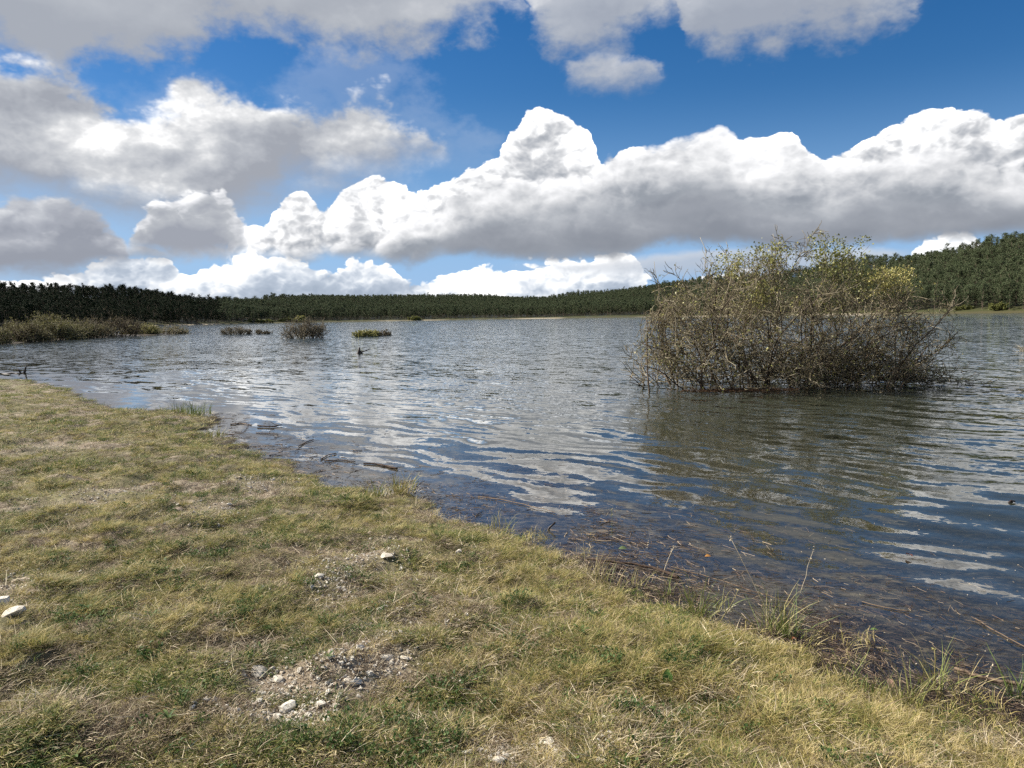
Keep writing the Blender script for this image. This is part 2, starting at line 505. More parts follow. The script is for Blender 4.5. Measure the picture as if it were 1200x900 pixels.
def bark_mat(name, a, b, scale=30, rough=0.85):
    m, t, out = new_mat(name)
    pos = t.node('ShaderNodeTexCoord', 'Object')
    n = t.noise(t.v('MULTIPLY', pos, (1, 1, 0.35)), scale, 5, 0.6)
    tn = attr(t, 'tone')
    c = t.mix(t.sstep(t.m('ADD', n, t.m('MULTIPLY_ADD', tn, 0.4, -0.2)), 0.35, 0.68), a, b)
    bp = t.node('ShaderNodeBump', 0, {'Strength': 0.5, 'Distance': 0.01, 'Height': n})
    bsdf(t, out, c, rough, 0.2, normal=bp)
    return m


M_GRASS = mat_tone('grass_blades', [(0.0, (0.04, 0.09, 0.02)), (0.25, (0.125, 0.165, 0.035)), (0.5, (0.29, 0.265, 0.075)), (0.72, (0.48, 0.39, 0.17)), (1.0, (0.70, 0.58, 0.36))], 0.7, 0.25, 0.30, patch=2.1, patch_scale=1.3)
M_TALL = mat_tone('tall_grass_blades', [(0.0, (0.085, 0.13, 0.028)), (0.3, (0.22, 0.22, 0.055)), (0.6, (0.45, 0.36, 0.12)), (1.0, (0.68, 0.56, 0.30))], 0.6, 0.25, 0.35, patch=1.7, patch_scale=1.0)
M_STRAW = mat_tone('dry_straw', [(0.0, (0.07, 0.048, 0.034)), (0.4, (0.22, 0.16, 0.105)), (0.7, (0.46, 0.37, 0.24)), (1.0, (0.76, 0.66, 0.48))], 0.8, 0.2, 0.12, patch=0.3)
M_HERB = mat_tone('herb_leaves', [(0.0, (0.035, 0.075, 0.02)), (0.6, (0.075, 0.13, 0.035)), (1.0, (0.15, 0.20, 0.06))], 0.65, 0.2, 0.25)
M_REED = mat_tone('reed_blades', [(0.0, (0.08, 0.13, 0.03)), (0.35, (0.17, 0.20, 0.05)), (0.6, (0.30, 0.26, 0.10)), (1.0, (0.50, 0.40, 0.22))], 0.6, 0.3, 0.25)
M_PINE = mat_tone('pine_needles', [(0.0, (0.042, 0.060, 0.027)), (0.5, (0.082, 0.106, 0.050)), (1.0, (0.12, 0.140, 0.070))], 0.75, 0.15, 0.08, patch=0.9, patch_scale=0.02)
M_PINE_SHADE = mat_tone('shade_tinted_pine_needles', [(0.0, (0.008, 0.015, 0.007)), (0.5, (0.016, 0.028, 0.011)), (1.0, (0.035, 0.052, 0.018))], 0.8, 0.1, 0.0, patch=0.4, patch_scale=0.03)  # pine needles with the left wood's shade put into their colour
M_PBARK = bark_mat('pine_bark', (0.10, 0.075, 0.055), (0.24, 0.18, 0.14), 3)
M_BARK = bark_mat('hawthorn_bark', (0.045, 0.032, 0.024), (0.15, 0.11, 0.075), 14)
M_TWIG = mat_tone('dead_twigs', [(0.0, (0.08, 0.056, 0.036)), (0.45, (0.185, 0.155, 0.10)), (0.8, (0.30, 0.255, 0.17)), (1.0, (0.45, 0.40, 0.30))], 0.85, 0.15)
M_LEAF = mat_tone('bush_leaves', [(0.0, (0.07, 0.075, 0.022)), (0.4, (0.15, 0.16, 0.045)), (0.75, (0.27, 0.27, 0.08)), (1.0, (0.46, 0.40, 0.14))], 0.45, 0.35, 0.3)
M_DRIFT = bark_mat('driftwood', (0.05, 0.032, 0.022), (0.21, 0.15, 0.10), 40)
M_DEBRIS = mat_tone('wet_debris', [(0.0, (0.014, 0.009, 0.008)), (0.5, (0.055, 0.034, 0.025)), (0.75, (0.15, 0.095, 0.06)), (1.0, (0.48, 0.37, 0.24))], 0.6, 0.4)


M_SCRUB = mat_tone('scrub_leaves', [(0.0, (0.10, 0.078, 0.042)), (0.4, (0.165, 0.15, 0.065)), (0.7, (0.23, 0.22, 0.08)), (1.0, (0.38, 0.35, 0.12))], 0.7, 0.15, 0.2)


def stone_mat():
    m, t, out = new_mat('limestone')
    pos = t.node('ShaderNodeTexCoord', 'Object')
    rnd = t.node('ShaderNodeObjectInfo', 'Random')
    n = t.noise(pos, 35, 6, 0.65)
    base = t.ramp(rnd, [(0.0, (0.46, 0.42, 0.36)), (0.3, (0.68, 0.61, 0.49)), (0.75, (0.80, 0.75, 0.64)), (1.0, (0.56, 0.43, 0.29))])
    c = t.mix(t.sstep(n, 0.44, 0.64), base, t.v('SCALE', base, sc=0.5))
    bp = t.node('ShaderNodeBump', 0, {'Strength': 0.6, 'Distance': 0.006, 'Height': n})
    bsdf(t, out, c, 0.9, 0.2, normal=bp)
    return m


M_STONE = stone_mat()

# =====================================================================
# TERRAIN
# =====================================================================
shore_px = [(-260, 440), (-120, 442), (0, 446), (30, 447), (60, 455), (90, 466), (110, 474), (160, 482), (215, 486), (240, 494), (226, 508), (262, 520), (305, 533), (330, 548),
            (352, 562), (385, 570), (425, 577), (452, 582), (478, 572), (500, 585), (504, 602), (545, 612), (592, 622), (640, 642), (684, 664), (700, 690), (742, 713), (800, 722), (862, 741),
            (918, 757), (940, 795), (1005, 826), (1080, 846), (1200, 866), (1330, 885)]
shore = np.array([at(*p)[:2] for p in shore_px])
shore = np.vstack([[[-60, 16], [-34, 24]], shore, [[4.6, 1.8], [7.5, 0.2], [12, -4], [40, -20]]])
near_poly = np.vstack([shore, [[40, -60], [-300, -60], [-300, 10]]])


def seg_dist(x, y, pl, closed=False):
    d = np.full(x.shape, 1e9)
    pts = list(zip(pl[:-1], pl[1:])) + ([(pl[-1], pl[0])] if closed else [])
    for a, b in pts:
        ab = b - a; L2 = (ab ** 2).sum() + 1e-9
        t = np.clip(((x - a[0]) * ab[0] + (y - a[1]) * ab[1]) / L2, 0, 1)
        d = np.minimum(d, np.hypot(x - a[0] - t * ab[0], y - a[1] - t * ab[1]))
    return d


def inside(x, y, pl):
    c = np.zeros(x.shape, bool)
    for a, b in zip(pl, np.roll(pl, -1, 0)):
        cond = ((a[1] > y) != (b[1] > y))
        with np.errstate(divide='ignore', invalid='ignore'):
            xi = (b[0] - a[0]) * (y - a[1]) / (b[1] - a[1] + 1e-12) + a[0]
        c ^= cond & (x < xi)
    return c


def near_sd(x, y):
    "metres inland (+) or offshore (-) of the near shore line"
    x = np.asarray(x, float); y = np.asarray(y, float)
    wx = x + (0.26 * (vnoise(x * 2.1, y * 2.1, 5) - 0.5) + 0.12 * (vnoise(x * 6.5, y * 6.5, 55) - 0.5)) * np.clip(np.hypot(x, y) / 6, 0.6, 3)
    wy = y + (0.26 * (vnoise(x * 2.1, y * 2.1, 9) - 0.5) + 0.12 * (vnoise(x * 6.5, y * 6.5, 59) - 0.5)) * np.clip(np.hypot(x, y) / 6, 0.6, 3)
    d = seg_dist(wx, wy, shore)
    return np.where(inside(wx, wy, near_poly), d, -d)


# low spit with shrubs on the left
def azpx(px): return azel(px, 372)[0]


spit_px = [(-900, 415), (-300, 404), (0, 403.5), (60, 398.5), (110, 395.5), (160, 393.5), (200, 391.5), (216, 390.6)]
spit_front = np.array([at(*p)[:2] for p in spit_px])
spit_poly = np.vstack([spit_front, [spit_front[-1] + [-1, 5]], [[-58, 118]], [[-120, 112]], [[-260, 60]]])


def spit_sd(x, y):
    wx = x + 2.0 * (vnoise(x * .25, y * .25, 3) - 0.5); wy = y + 2.0 * (vnoise(x * .25, y * .25, 4) - 0.5)
    d = seg_dist(wx, wy, spit_poly, True)
    return np.where(inside(wx, wy, spit_poly), d, -d)


PXA = np.array([-1500, -600, -200, 0, 100, 230, 300, 400, 500, 620, 750, 900, 1000, 1100, 1200, 1400, 1800, 2600], float)
AZA = np.array([azpx(p) for p in PXA])
DS = np.array([240, 250, 290, 310, 320, 345, 385, 400, 405, 405, 385, 350, 335, 320, 305, 290, 260, 240], float)      # far shore distance
DR = np.array([480, 480, 430, 420, 430, 470, 560, 700, 900, 860, 720, 600, 540, 500, 480, 470, 460, 460], float)      # ridge distance
sky_px = [(-1500, 330), (-600, 333), (-200, 335), (0, 337), (60, 335), (110, 339), (170, 344), (250, 351), (300, 350), (400, 347), (500, 344), (560, 345), (640, 348), (700, 342), (740, 338),
          (850, 324), (950, 311), (1060, 298), (1100, 291), (1200, 278), (1400, 262), (1800, 255), (2600, 255)]
SKA = np.array([azel(*p)[0] for p in sky_px]); SKE = np.array([azel(*p)[1] for p in sky_px])
THT = lambda az: np.interp(az, [azpx(0), azpx(250), azpx(500), azpx(750), azpx(950), azpx(1100)], [6.8, 6.0, 4.8, 5.2, 6.6, 7.6])


def far_parts(x, y):
    az = np.degrees(np.arctan2(x, y)); r = np.hypot(x, y)
    ds = np.interp(az, AZA, DS) + 14 * (fbm(x, y, 0.02, 3, 21) - 0.5)
    dr = np.interp(az, AZA, DR)
    zr = EYE + dr * np.tan(np.radians(np.interp(az, SKA, SKE))) - THT(az)
    return az, r, ds, dr, np.maximum(zr, 3.0)


def far_z(x, y):
    az, r, ds, dr, zr = far_parts(x, y)
    t = np.clip((r - ds) / (dr - ds), -1, 1.0)
    tt = np.clip(t, 0, 1)
    up = tt ** 1.15 * zr + np.clip((r - ds) * 0.06, 0, 0.8)
    up = up + np.clip(tt * 2, 0, 1) * 6.0 * (fbm(x, y, 0.010, 3, 40) - 0.5)
    beyond = np.clip((r - dr) / 400, 0, 1)
    up = up * (1 - 0.5 * beyond)
    back = np.clip((-y) / 200, 0, 1)
    return np.where(r > ds, up, np.maximum(-(ds - r) * 0.05, -3.5))


def ground_z(x, y):
    x = np.asarray(x, float); y = np.asarray(y, float)
    d = near_sd(x, y)
    dl = np.maximum(d, 0)
    zl = 0.012 + 0.17 * (1 - np.exp(-dl / 1.3)) + 0.012 * np.minimum(dl, 15)
    bumps = 0.06 * (fbm(x, y, 1.6, 3, 11) - 0.5) + 0.14 * (fbm(x, y, 3.4, 2, 17) - 0.5) + 0.02 * (fbm(x, y, 6.0, 2, 12) - 0.5)
    zl = zl + bumps * np.clip(dl / 0.6, 0, 1) + 0.25 * (fbm(x, y, 0.25, 2, 14) - 0.5) * np.clip(dl / 4, 0, 1)
    do = np.maximum(-d, 0)
    zw = -0.01 - 0.055 * do - 0.012 * do * do * (do < 4) - 0.19 * (do >= 4)
    zw = np.maximum(zw, -3.5) + 0.018 * (fbm(x, y, 2.2, 3, 15) - 0.5) * np.clip(do / 0.3, 0, 1)
    z = np.where(d > 0, zl, zw)
    s = spit_sd(x, y)
    zs = np.where(s > 0, 0.03 + 0.10 * np.clip(s / 3, 0, 1), np.maximum(s * 0.12, -3.5))
    z = np.where(s > -12, np.maximum(z, zs), z)
    return np.where(np.hypot(x, y) > 150, np.maximum(z, far_z(x, y)) if True else z, z)


def graded(lo, hi, c, fine, half, g):
    a = [c]
    s = fine
    while a[-1] < hi:
        if a[-1] - c > half: s *= g
        a.append(a[-1] + s)
    b = [c]; s = fine
    while b[-1] > lo:
        if c - b[-1] > half: s *= g
        b.append(b[-1] - s)
    return np.array(sorted(b[1:] + a))


def grid_faces(nx, ny):
    i = np.arange(nx - 1)[None, :]; j = np.arange(ny - 1)[:, None]
    a = j * nx + i
    return np.stack([a, a + 1, a + nx + 1, a + nx], -1).reshape(-1, 4)


gx = graded(-4000, 4000, 0.5, 0.06, 7.5, 1.035)
gy = graded(-3000, 5000, 5.5, 0.06, 7.0, 1.03)
X, Y = np.meshgrid(gx, gy)
Z = ground_z(X, Y)
Vg = np.stack([X, Y, Z], -1).reshape(-1, 3)
sdn = near_sd(X, Y).ravel()
_az, _r_, _ds, _dr, _zr = far_parts(X, Y)
fard = (_r_ - _ds).ravel()


def ground_mat():
    m, t, out = new_mat('shore_ground')
    pos = t.node('ShaderNodeNewGeometry', 'Position')
    sd = attr(t, 'shore'); fd = attr(t, 'far')
    n1 = t.noise(pos, 1.3, 4, 0.55); n2 = t.noise(pos, 18, 5, 0.65); n3 = t.noise(pos, 110, 3, 0.6)
    soil = t.ramp(t.m('ADD', t.m('MULTIPLY', n2, 0.75), t.m('MULTIPLY', n3, 0.25)), [(0.3, (0.09, 0.066, 0.045)), (0.48, (0.23, 0.18, 0.125)), (0.60, (0.38, 0.32, 0.23)), (0.72, (0.55, 0.48, 0.37))])
    thatch = t.ramp(t.m('ADD', t.m('MULTIPLY', n1, 0.5), t.m('MULTIPLY', n2, 0.5)), [(0.35, (0.07, 0.085, 0.03)), (0.55, (0.17, 0.15, 0.07)), (0.7, (0.28, 0.23, 0.13))])
    land = t.mix(t.sstep(n1, 0.40, 0.60), soil, thatch)
    # wet mud and rotting litter near and below the water line
    nb = t.noise(t.v('MULTIPLY', pos, (1.0, 1.6, 1.0)), 9, 7, 0.7, dist=0.4)
    mud = t.ramp(nb, [(0.36, (0.012, 0.009, 0.007)), (0.47, (0.036, 0.028, 0.020)), (0.56, (0.085, 0.066, 0.044)), (0.64, (0.16, 0.125, 0.08)), (0.72, (0.11, 0.12, 0.045))])
    c = t.mix(t.sstep(t.m('ADD', sd, t.m('MULTIPLY', t.m('SUBTRACT', n2, 0.5), 0.5)), -0.05, 0.30), mud, land)
    # far shores: pale bank, rough grass, forest floor
    fn = t.noise(pos, 0.05, 4, 0.6)
    bank = t.mix(t.sstep(t.noise(pos, 0.012, 2, 0.5), 0.50, 0.56), (0.09, 0.08, 0.04), (0.40, 0.34, 0.24))
    bank = t.mix(t.sstep(fd, 2, 5), bank, (0.065, 0.068, 0.028))
    forest = t.mix(fn, (0.03, 0.035, 0.015), (0.05, 0.045, 0.025))
    far = t.mix(t.sstep(fd, 7, 12), bank, forest)
    c = t.mix(t.sstep(fd, -60, -50), c, far)
    hgt = t.m('ADD', n2, t.m('MULTIPLY', n3, 0.4))
    bp = t.node('ShaderNodeBump', 0, {'Strength': 0.8, 'Distance': 0.02, 'Height': hgt})
    rough = t.sstep(sd, -0.02, 0.25, 0.45, 0.95)
    bsdf(t, out, c, rough, 0.25, normal=bp)
    return m


gm = mesh_np('ground', Vg, [grid_faces(len(gx), len(gy))], ground_mat(), {'shore': sdn, 'far': fard}, True)
props(obj('ground', gm), kind='structure')

# ---- lake ----
wx_ = graded(-900, 900, 1.5, 0.10, 9, 1.05)
wy_ = graded(-30, 700, 6, 0.10, 8, 1.05)
WX, WY = np.meshgrid(wx_, wy_)
dep = np.clip(-ground_z(WX, WY), 0, 5).ravel()
off = (-near_sd(WX, WY)).ravel()
Vw = np.stack([WX, WY, np.zeros_like(WX)], -1).reshape(-1, 3)


def water_mat():
    m, t, out = new_mat('lake_water')
    pos = t.node('ShaderNodeNewGeometry', 'Position')
    of = attr(t, 'offshore'); dp = attr(t, 'depth')
    # wave slopes: long low swell running in to the shore, wind chop farther out
    def band(angle, scl, dist_, det):
        v = t.node('ShaderNodeVectorRotate', 0, {'Vector': pos, 'Axis': (0, 0, 1), 'Angle': rad(angle)})
        w = t.node('ShaderNodeTexWave', 1, {'Vector': v, 'Scale': scl, 'Distortion': dist_, 'Detail': det, 'Detail Scale': 0.7, 'Detail Roughness': 0.5}, wave_type='BANDS', bands_direction='X', wave_profile='SIN')
        w = t.m('MULTIPLY_ADD', w, 2.0, -1.0)
        # the slope points along the travel direction of this train
        return t.v('SCALE', (math.cos(rad(-angle)), math.sin(rad(-angle)), 0.0), sc=w)
    def chop_(scl, st, ofs, det=2, amp=1.0):
        v = t.node('ShaderNodeVectorRotate', 0, {'Vector': pos, 'Axis': (0, 0, 1), 'Angle': rad(-62)})
        n = t.noise(t.v('ADD', t.v('MULTIPLY', v, st), ofs), scl, det, 0.55, dist=0.3, out=1)
        return t.v('MULTIPLY', t.v('SUBTRACT', n, (0.5, 0.5, 0.5)), (amp, amp * 1.15, 0))
    swell = t.sstep(of, 0.1, 2.5, 0.35, 1.0)
    swell = t.m('MULTIPLY', swell, t.sstep(of, 7, 20, 1.0, 0.55))
    gust = t.sstep(t.noise(pos, 0.08, 3, 0.55), 0.35, 0.65, 0.75, 1.2)
    calm = t.sstep(t.noise(t.v('MULTIPLY', pos, (1, 0.6, 1)), 0.35, 3, 0.5), 0.38, 0.62, 0.35, 1.3)
    chop = t.m('MULTIPLY', t.sstep(of, 1.5, 10.0, 0.04, 1.0), gust)
    chop = t.m('MULTIPLY', chop, t.m('MAXIMUM', calm, t.sstep(of, 6, 16, 0, 1)))
    sl = t.v('SCALE', t.v('ADD', t.v('SCALE', band(-25, 0.34, 10.0, 2.5), sc=0.030), t.v('SCALE', band(-52, 0.70, 13.0, 3.0), sc=0.024)), sc=swell)
    sl = t.v('ADD', sl, t.v('SCALE', t.v('ADD', chop_(3.2, (1.5, 0.75, 1), (0, 0, 0), 3, 0.30), chop_(10.0, (1.4, 0.8, 1), (3, 1, 0), 2, 0.26)), sc=chop))
    sl = t.v('ADD', sl, t.v('SCALE', chop_(0.9, (1.5, 0.6, 1), (5, 2, 0), 3, 0.16), sc=swell))
    sl = t.v('ADD', sl, t.v('SCALE', chop_(16.0, (1.3, 0.8, 1), (3, 1, 0), 1, 0.04), sc=swell))
    bp = t.v('NORMALIZE', t.v('ADD', (0, 0, 1), sl))
    inc = t.node('ShaderNodeNewGeometry', 'Incoming')
    cs = t.m('ABSOLUTE', t.v('DOT_PRODUCT', bp, inc), clamp=True)
    fr = t.m('MULTIPLY_ADD', t.m('POWER', t.m('SUBTRACT', 1.0, cs), 5.0), 0.98, 0.02)
    gl = t.node('ShaderNodeBsdfGlossy', 0, {'Color': (1, 1, 1, 1), 'Roughness': 0.02, 'Normal': bp})
    clear = t.m('EXPONENT', t.m('MULTIPLY', dp, -1.5))
    tr = t.node('ShaderNodeBsdfTransparent', 0, {'Color': t.mix(t.m('EXPONENT', t.m('MULTIPLY', dp, -1.2)), (0.55, 0.58, 0.38), (0.95, 0.95, 0.92))})
    body = t.node('ShaderNodeBsdfDiffuse', 0, {'Color': t.mix(t.sstep(of, 9, 34), (0.048, 0.054, 0.034), (0.095, 0.135, 0.170))})
    und = t.node('ShaderNodeMixShader', 0, {0: clear, 1: body, 2: tr})
    s = t.node('ShaderNodeMixShader', 0, {0: fr, 1: und, 2: gl})
    t.l.new(s, out.inputs[0])
    return m


wm = mesh_np('lake', Vw, [grid_faces(len(wx_), len(wy_))], water_mat(), {'offshore': off, 'depth': dep}, True)
props(obj('lake_water', wm), kind='structure')

# =====================================================================
# SCATTERING (geometry nodes, for what nobody could count)
# =====================================================================

def scatter(name, sources, P, scale, rot, variant, label=None, cat=None):
    col = bpy.data.collections.new(name + '_pieces')
    for k, me in enumerate(sources):
        o = bpy.data.objects.new('%s_piece_%02d' % (name, k), me)
        col.objects.link(o)
    pm = bpy.data.meshes.new(name)
    pm.vertices.add(len(P)); pm.vertices.foreach_set('co', np.asarray(P, np.float32).ravel())
    for k, a, ty in (('scl', scale, 'FLOAT'), ('variant', variant, 'INT')):
        x = pm.attributes.new(k, ty, 'POINT'); x.data.foreach_set('value', np.asarray(a, np.float32 if ty == 'FLOAT' else np.int32))
    x = pm.attributes.new('rot', 'FLOAT_VECTOR', 'POINT'); x.data.foreach_set('vector', np.asarray(rot, np.float32).ravel())
    pm.update()
    o = obj(name, pm)
    g = bpy.data.node_groups.new(name + '_nodes', 'GeometryNodeTree')
    g.interface.new_socket('Geometry', in_out='INPUT', socket_type='NodeSocketGeometry')
    g.interface.new_socket('Geometry', in_out='OUTPUT', socket_type='NodeSocketGeometry')
    gi = g.nodes.new('NodeGroupInput'); go = g.nodes.new('NodeGroupOutput')
    ci = g.nodes.new('GeometryNodeCollectionInfo'); ci.inputs['Collection'].default_value = col
    ci.inputs['Separate Children'].default_value = True; ci.inputs['Reset Children'].default_value = True
    ip = g.nodes.new('GeometryNodeInstanceOnPoints'); ip.inputs['Pick Instance'].default_value = True
    def na(nm, ty):
        q = g.nodes.new('GeometryNodeInputNamedAttribute'); q.data_type = ty; q.inputs['Name'].default_value = nm
        return q.outputs[0]
    L = g.links.new
    L(gi.outputs[0], ip.inputs['Points']); L(ci.outputs[0], ip.inputs['Instance'])
    L(na('variant', 'INT'), ip.inputs['Instance Index'])
    L(na('rot', 'FLOAT_VECTOR'), ip.inputs['Rotation'])
    L(na('scl', 'FLOAT'), ip.inputs['Scale'])
    L(ip.outputs[0], go.inputs[0])
    md = o.modifiers.new('scatter', 'NODES'); md.node_group = g
    return props(o, label, cat, kind='stuff')


# ---- blade clumps ----
def blades(rng, n, radius, h, hvar, lean, curl, width, tone_lo, tone_hi, nseg=3, flat=0.0):
    a = rng.uniform(0, 2 * math.pi, n); rr = radius * np.sqrt(rng.uniform(0, 1, n))
    B = np.stack([rr * np.cos(a), rr * np.sin(a), np.full(n, -0.006)], -1)
    la = a + rng.normal(0, 1.3, n)
    out = np.stack([np.cos(la), np.sin(la), np.zeros(n)], -1)
    H = h * (1 + rng.uniform(-hvar, hvar, n))
    ln = np.abs(rng.normal(lean, 0.25, n)) + flat
    d = norm(out * np.sin(ln)[:, None] + np.array([0, 0, 1.0]) * np.cos(ln)[:, None])
    P = [B]
    for k in range(nseg):
        P.append(P[-1] + d * (H / nseg)[:, None])
        d = norm(d + out * curl * rng.uniform(0.2, 1.4, (n, 1)) - np.array([0, 0, 1]) * curl * 0.5 + rng.normal(0, 0.10, (n, 3)))
        d[:, 2] = np.where(P[-1][:, 2] < 0.004, np.abs(d[:, 2]), d[:, 2])
    side = norm(np.cross(out, np.array([0, 0, 1.0])) + rng.normal(0, 0.5, (n, 3)))
    wd = width * rng.uniform(0.6, 1.4, n)
    V = []
    for k in range(nseg):
        w = (wd * (1 - 0.75 * k / nseg) * 0.5)[:, None]
        V += [P[k] - side * w, P[k] + side * w]
    V.append(P[nseg])
    V = np.stack(V, 1)
    K = V.shape[1]
    V = V.reshape(-1, 3)
    o = np.arange(n)[:, None] * K
    q = np.concatenate([o + np.array([2 * k, 2 * k + 1, 2 * k + 3, 2 * k + 2]) for k in range(nseg - 1)])
    tr = o + np.array([2 * nseg - 2, 2 * nseg - 1, K - 1])
    tn = np.repeat(rng.uniform(tone_lo, tone_hi, n), K)
    return V, q, tn, tr


def clump_mesh(name, mat, parts):
    V, F, tn = joinV(parts)
    return mesh_np(name, V, F, mat, {'tone': tn})


rg = R(7)
short = [clump_mesh('short_grass', M_GRASS, [blades(rg, 44, 0.075, 0.034 + 0.011 * (k % 3), 0.6, 0.85, 0.75, 0.0033, 0.0, 0.6),
                                             blades(rg, 22, 0.09, 0.042, 0.6, 1.10, 0.7, 0.0026, 0.55, 1.0)]) for k in range(5)]
tuss = [clump_mesh('tussock', M_TALL, [blades(rg, 100, 0.045, 0.095, 0.5, 0.75, 0.55, 0.0021, 0.0, 0.8, 4), blades(rg, 26, 0.05, 0.11, 0.4, 0.7, 0.4, 0.002, 0.7, 1.0, 4)]) for k in range(3)]
upr = [clump_mesh('upright_grass', M_TALL, [blades(rg, 30, 0.06, 0.060, 0.5, 0.50, 0.55, 0.0025, 0.10, 0.75, 3), blades(rg, 18, 0.07, 0.062, 0.5, 0.65, 0.6, 0.0025, 0.6, 1.0, 3)]) for k in range(4)]
straw = [clump_mesh('straw', M_STRAW, [blades(rg, 24, 0.10, 0.060, 0.8, 1.25, 0.25, 0.0022, 0.1, 1.0, 3), blades(rg, k % 2, 0.10, 0.11, 0.6, 1.40, 0.10, 0.0022, 0.5, 1.0, 4)]) for k in range(4)]
thatch = [clump_mesh('thatch', M_STRAW, [blades(rg, 50, 0.07, 0.032, 0.6, 0.8, 0.9, 0.0022, 0.0, 0.75, 3)]) for k in range(3)]


def herb_mesh(rng, n=26, r=0.05):
    parts = []
    a = rng.uniform(0, 6.28, n); rr = r * np.sqrt(rng.uniform(0, 1, n))
    C = np.stack([rr * np.cos(a), rr * np.sin(a), rng.uniform(0.012, 0.045, n)], -1)
    lv = leaves(C, 0.014, rng, 0.7, 1.0)
    S = C * np.array([0.5, 0.5, 0]); P = np.stack([S, (S + C) / 2 + rng.normal(0, 0.003, C.shape), C], 1)
    tb = tubes(P, np.full(n, 0.0008), np.full(n, 0.0005), 3, rng.uniform(0.3, 0.8, n))
    return joinV([tb, lv])


herbs = []
for k in range(4):
    V, F, tn = herb_mesh(rg, 22 + 6 * k, 0.04 + 0.01 * k)
    herbs.append(mesh_np('herb', V, F, M_HERB, {'tone': tn}))

# bare stony patches (photo pixels, half width and depth in metres)
bare = [(335, 800, 0.30, 0.22), (440, 770, 0.33, 0.30), (470, 725, 0.22, 0.15), (600, 872, 0.30, 0.16), (655, 880, 0.18, 0.1), (22, 700, 0.28, 0.30), (430, 655, 0.30, 0.35), (100, 590, 0.5, 0.5),
        (300, 560, 0.3, 0.4), (330, 838, 0.2, 0.12), (60, 525, .6, .7), (245, 600, .3, .4), (395, 690, .2, .3)]
bare = [(at(px, py, 0.15), a, b) for px, py, a, b in bare]


def bareness(x, y):
    f = np.zeros(np.shape(x))
    for c, a, b in bare:
        q = ((x - c[0]) / a) ** 2 + ((y - c[1]) / b) ** 2
        f = np.maximum(f, np.exp(-q))
    f = f * (0.55 + 0.9 * fbm(x, y, 5, 3, 77))
    return f


# stones of the bank: photo pixel, width in pixels, label
big = [(302, 788, 26, 'rough pale limestone lump with sharp right corner, at the left of the stony patch'),
       (333, 832, 27, 'largest smooth white stone in the stony patch near the bottom'),
       (338, 846, 14, 'small cream stone touching the underside of the largest white stone'),
       (349, 837, 9, 'small greenish stone just right of the largest white stone'),
       (361, 840, 14, 'grey stone right of the small greenish stone'),
       (374, 826, 15, 'buff flat stone in the middle of the stony patch, below the rubble'),
       (351, 786, 13, 'grey stone right of the rough limestone lump'),
       (328, 798, 18, 'grey weathered stone between the rough lump and the largest white stone'),
       (383, 797, 10, 'cream stone at the left end of the rubble strip'),
       (391, 800, 9, 'narrow upright white chip beside the cream stone of the rubble'),
       (412, 772, 9, 'small pale stone high in the rubble strip'),
       (452, 764, 16, 'brightest cream stone near the right top of the rubble strip'),
       (476, 770, 14, 'pale stone at the right end of the rubble strip'),
       (453, 787, 11, 'rounded cream pebble low in the rubble strip'),
       (415, 800, 20, 'orange stained stone at the bottom of the rubble strip'),
       (434, 790, 14, 'buff stone left of the rounded cream pebble'),
       (408, 790, 12, 'grey stone in the middle of the rubble strip'),
       (264, 739, 11, 'lone cream pebble in grass above the rough limestone lump'),
       (383, 847, 16, 'long pale stone on the lower right edge of the stony patch'),
       (394, 828, 12, 'tan stone half hidden in dry grass right of the buff flat stone'),
       (303, 822, 10, 'small cream stone left above the largest white stone'),
       (566, 858, 18, 'angular white stone with sharp edge, left of the lower gravel'),
       (572, 864, 12, 'cream sliver under the angular white stone'),
       (584, 860, 9, 'small buff pebble right of the angular white stone'),
       (586, 877, 12, 'pinkish stone in the lower gravel'),
       (642, 870, 22, 'grey white block at the right of the lower gravel'),
       (652, 878, 20, 'flat grey stone under the grey white block'),
       (583, 893, 18, 'pale stone at the bottom edge of the lower gravel'),
       (607, 878, 12, 'dull tan stone centre of the lower gravel'),
       (14, 721, 26, 'broad chalky white stone at the left picture edge'),
       (26, 678, 18, 'cream stone above the broad chalky white stone'),
       (4, 706, 20, 'grey stone between the cream stone and the chalky one at the left edge'),
       (454, 652, 18, 'white stone in thin grass below the small water inlet'),
       (470, 659, 9, 'small white chip right of the white stone below the inlet'),
       (374, 676, 12, 'pale stone in grass left of the white stone below the inlet'),
       (162, 595, 8, 'tiny pale stone on the upper left of the bank'),
       (932, 761, 8, 'tan pebble on the wet margin beside the reed tuft'),
       ]


def on_bank(px, py):
    z = 0.12
    for _ in range(4):
        p = at(px, py, z); z = float(ground_z(p[:1], p[1:2])[0])
    return p, z


STP = []
for px, py, wpx, lab in big:
    p, z = on_bank(px, py)
    STP.append((p[0], p[1], wpx / F_PX * math.hypot(p[0], p[1], EYE - z) * 0.5))


def clear_of_stones(x, y):
    ok = np.ones(np.shape(x), bool)
    for sx, sy, sr in STP:
        ok &= ((x - sx) / (sr * 1.0 + 0.006)) ** 2 + ((y - sy + sr * 1.2) / (sr * 1.6 + 0.03)) ** 2 > 1
    return ok


def candidates(rng, n, rmin, rmax, azl=-38, azr=38):
    "points spread over the bank in front, evenly in the log of distance so that nearer ground is denser"
    r = np.exp(rng.uniform(math.log(rmin), math.log(rmax), n)); a = np.radians(rng.uniform(azl, azr, n))
    return r * np.sin(a), r * np.cos(a), r


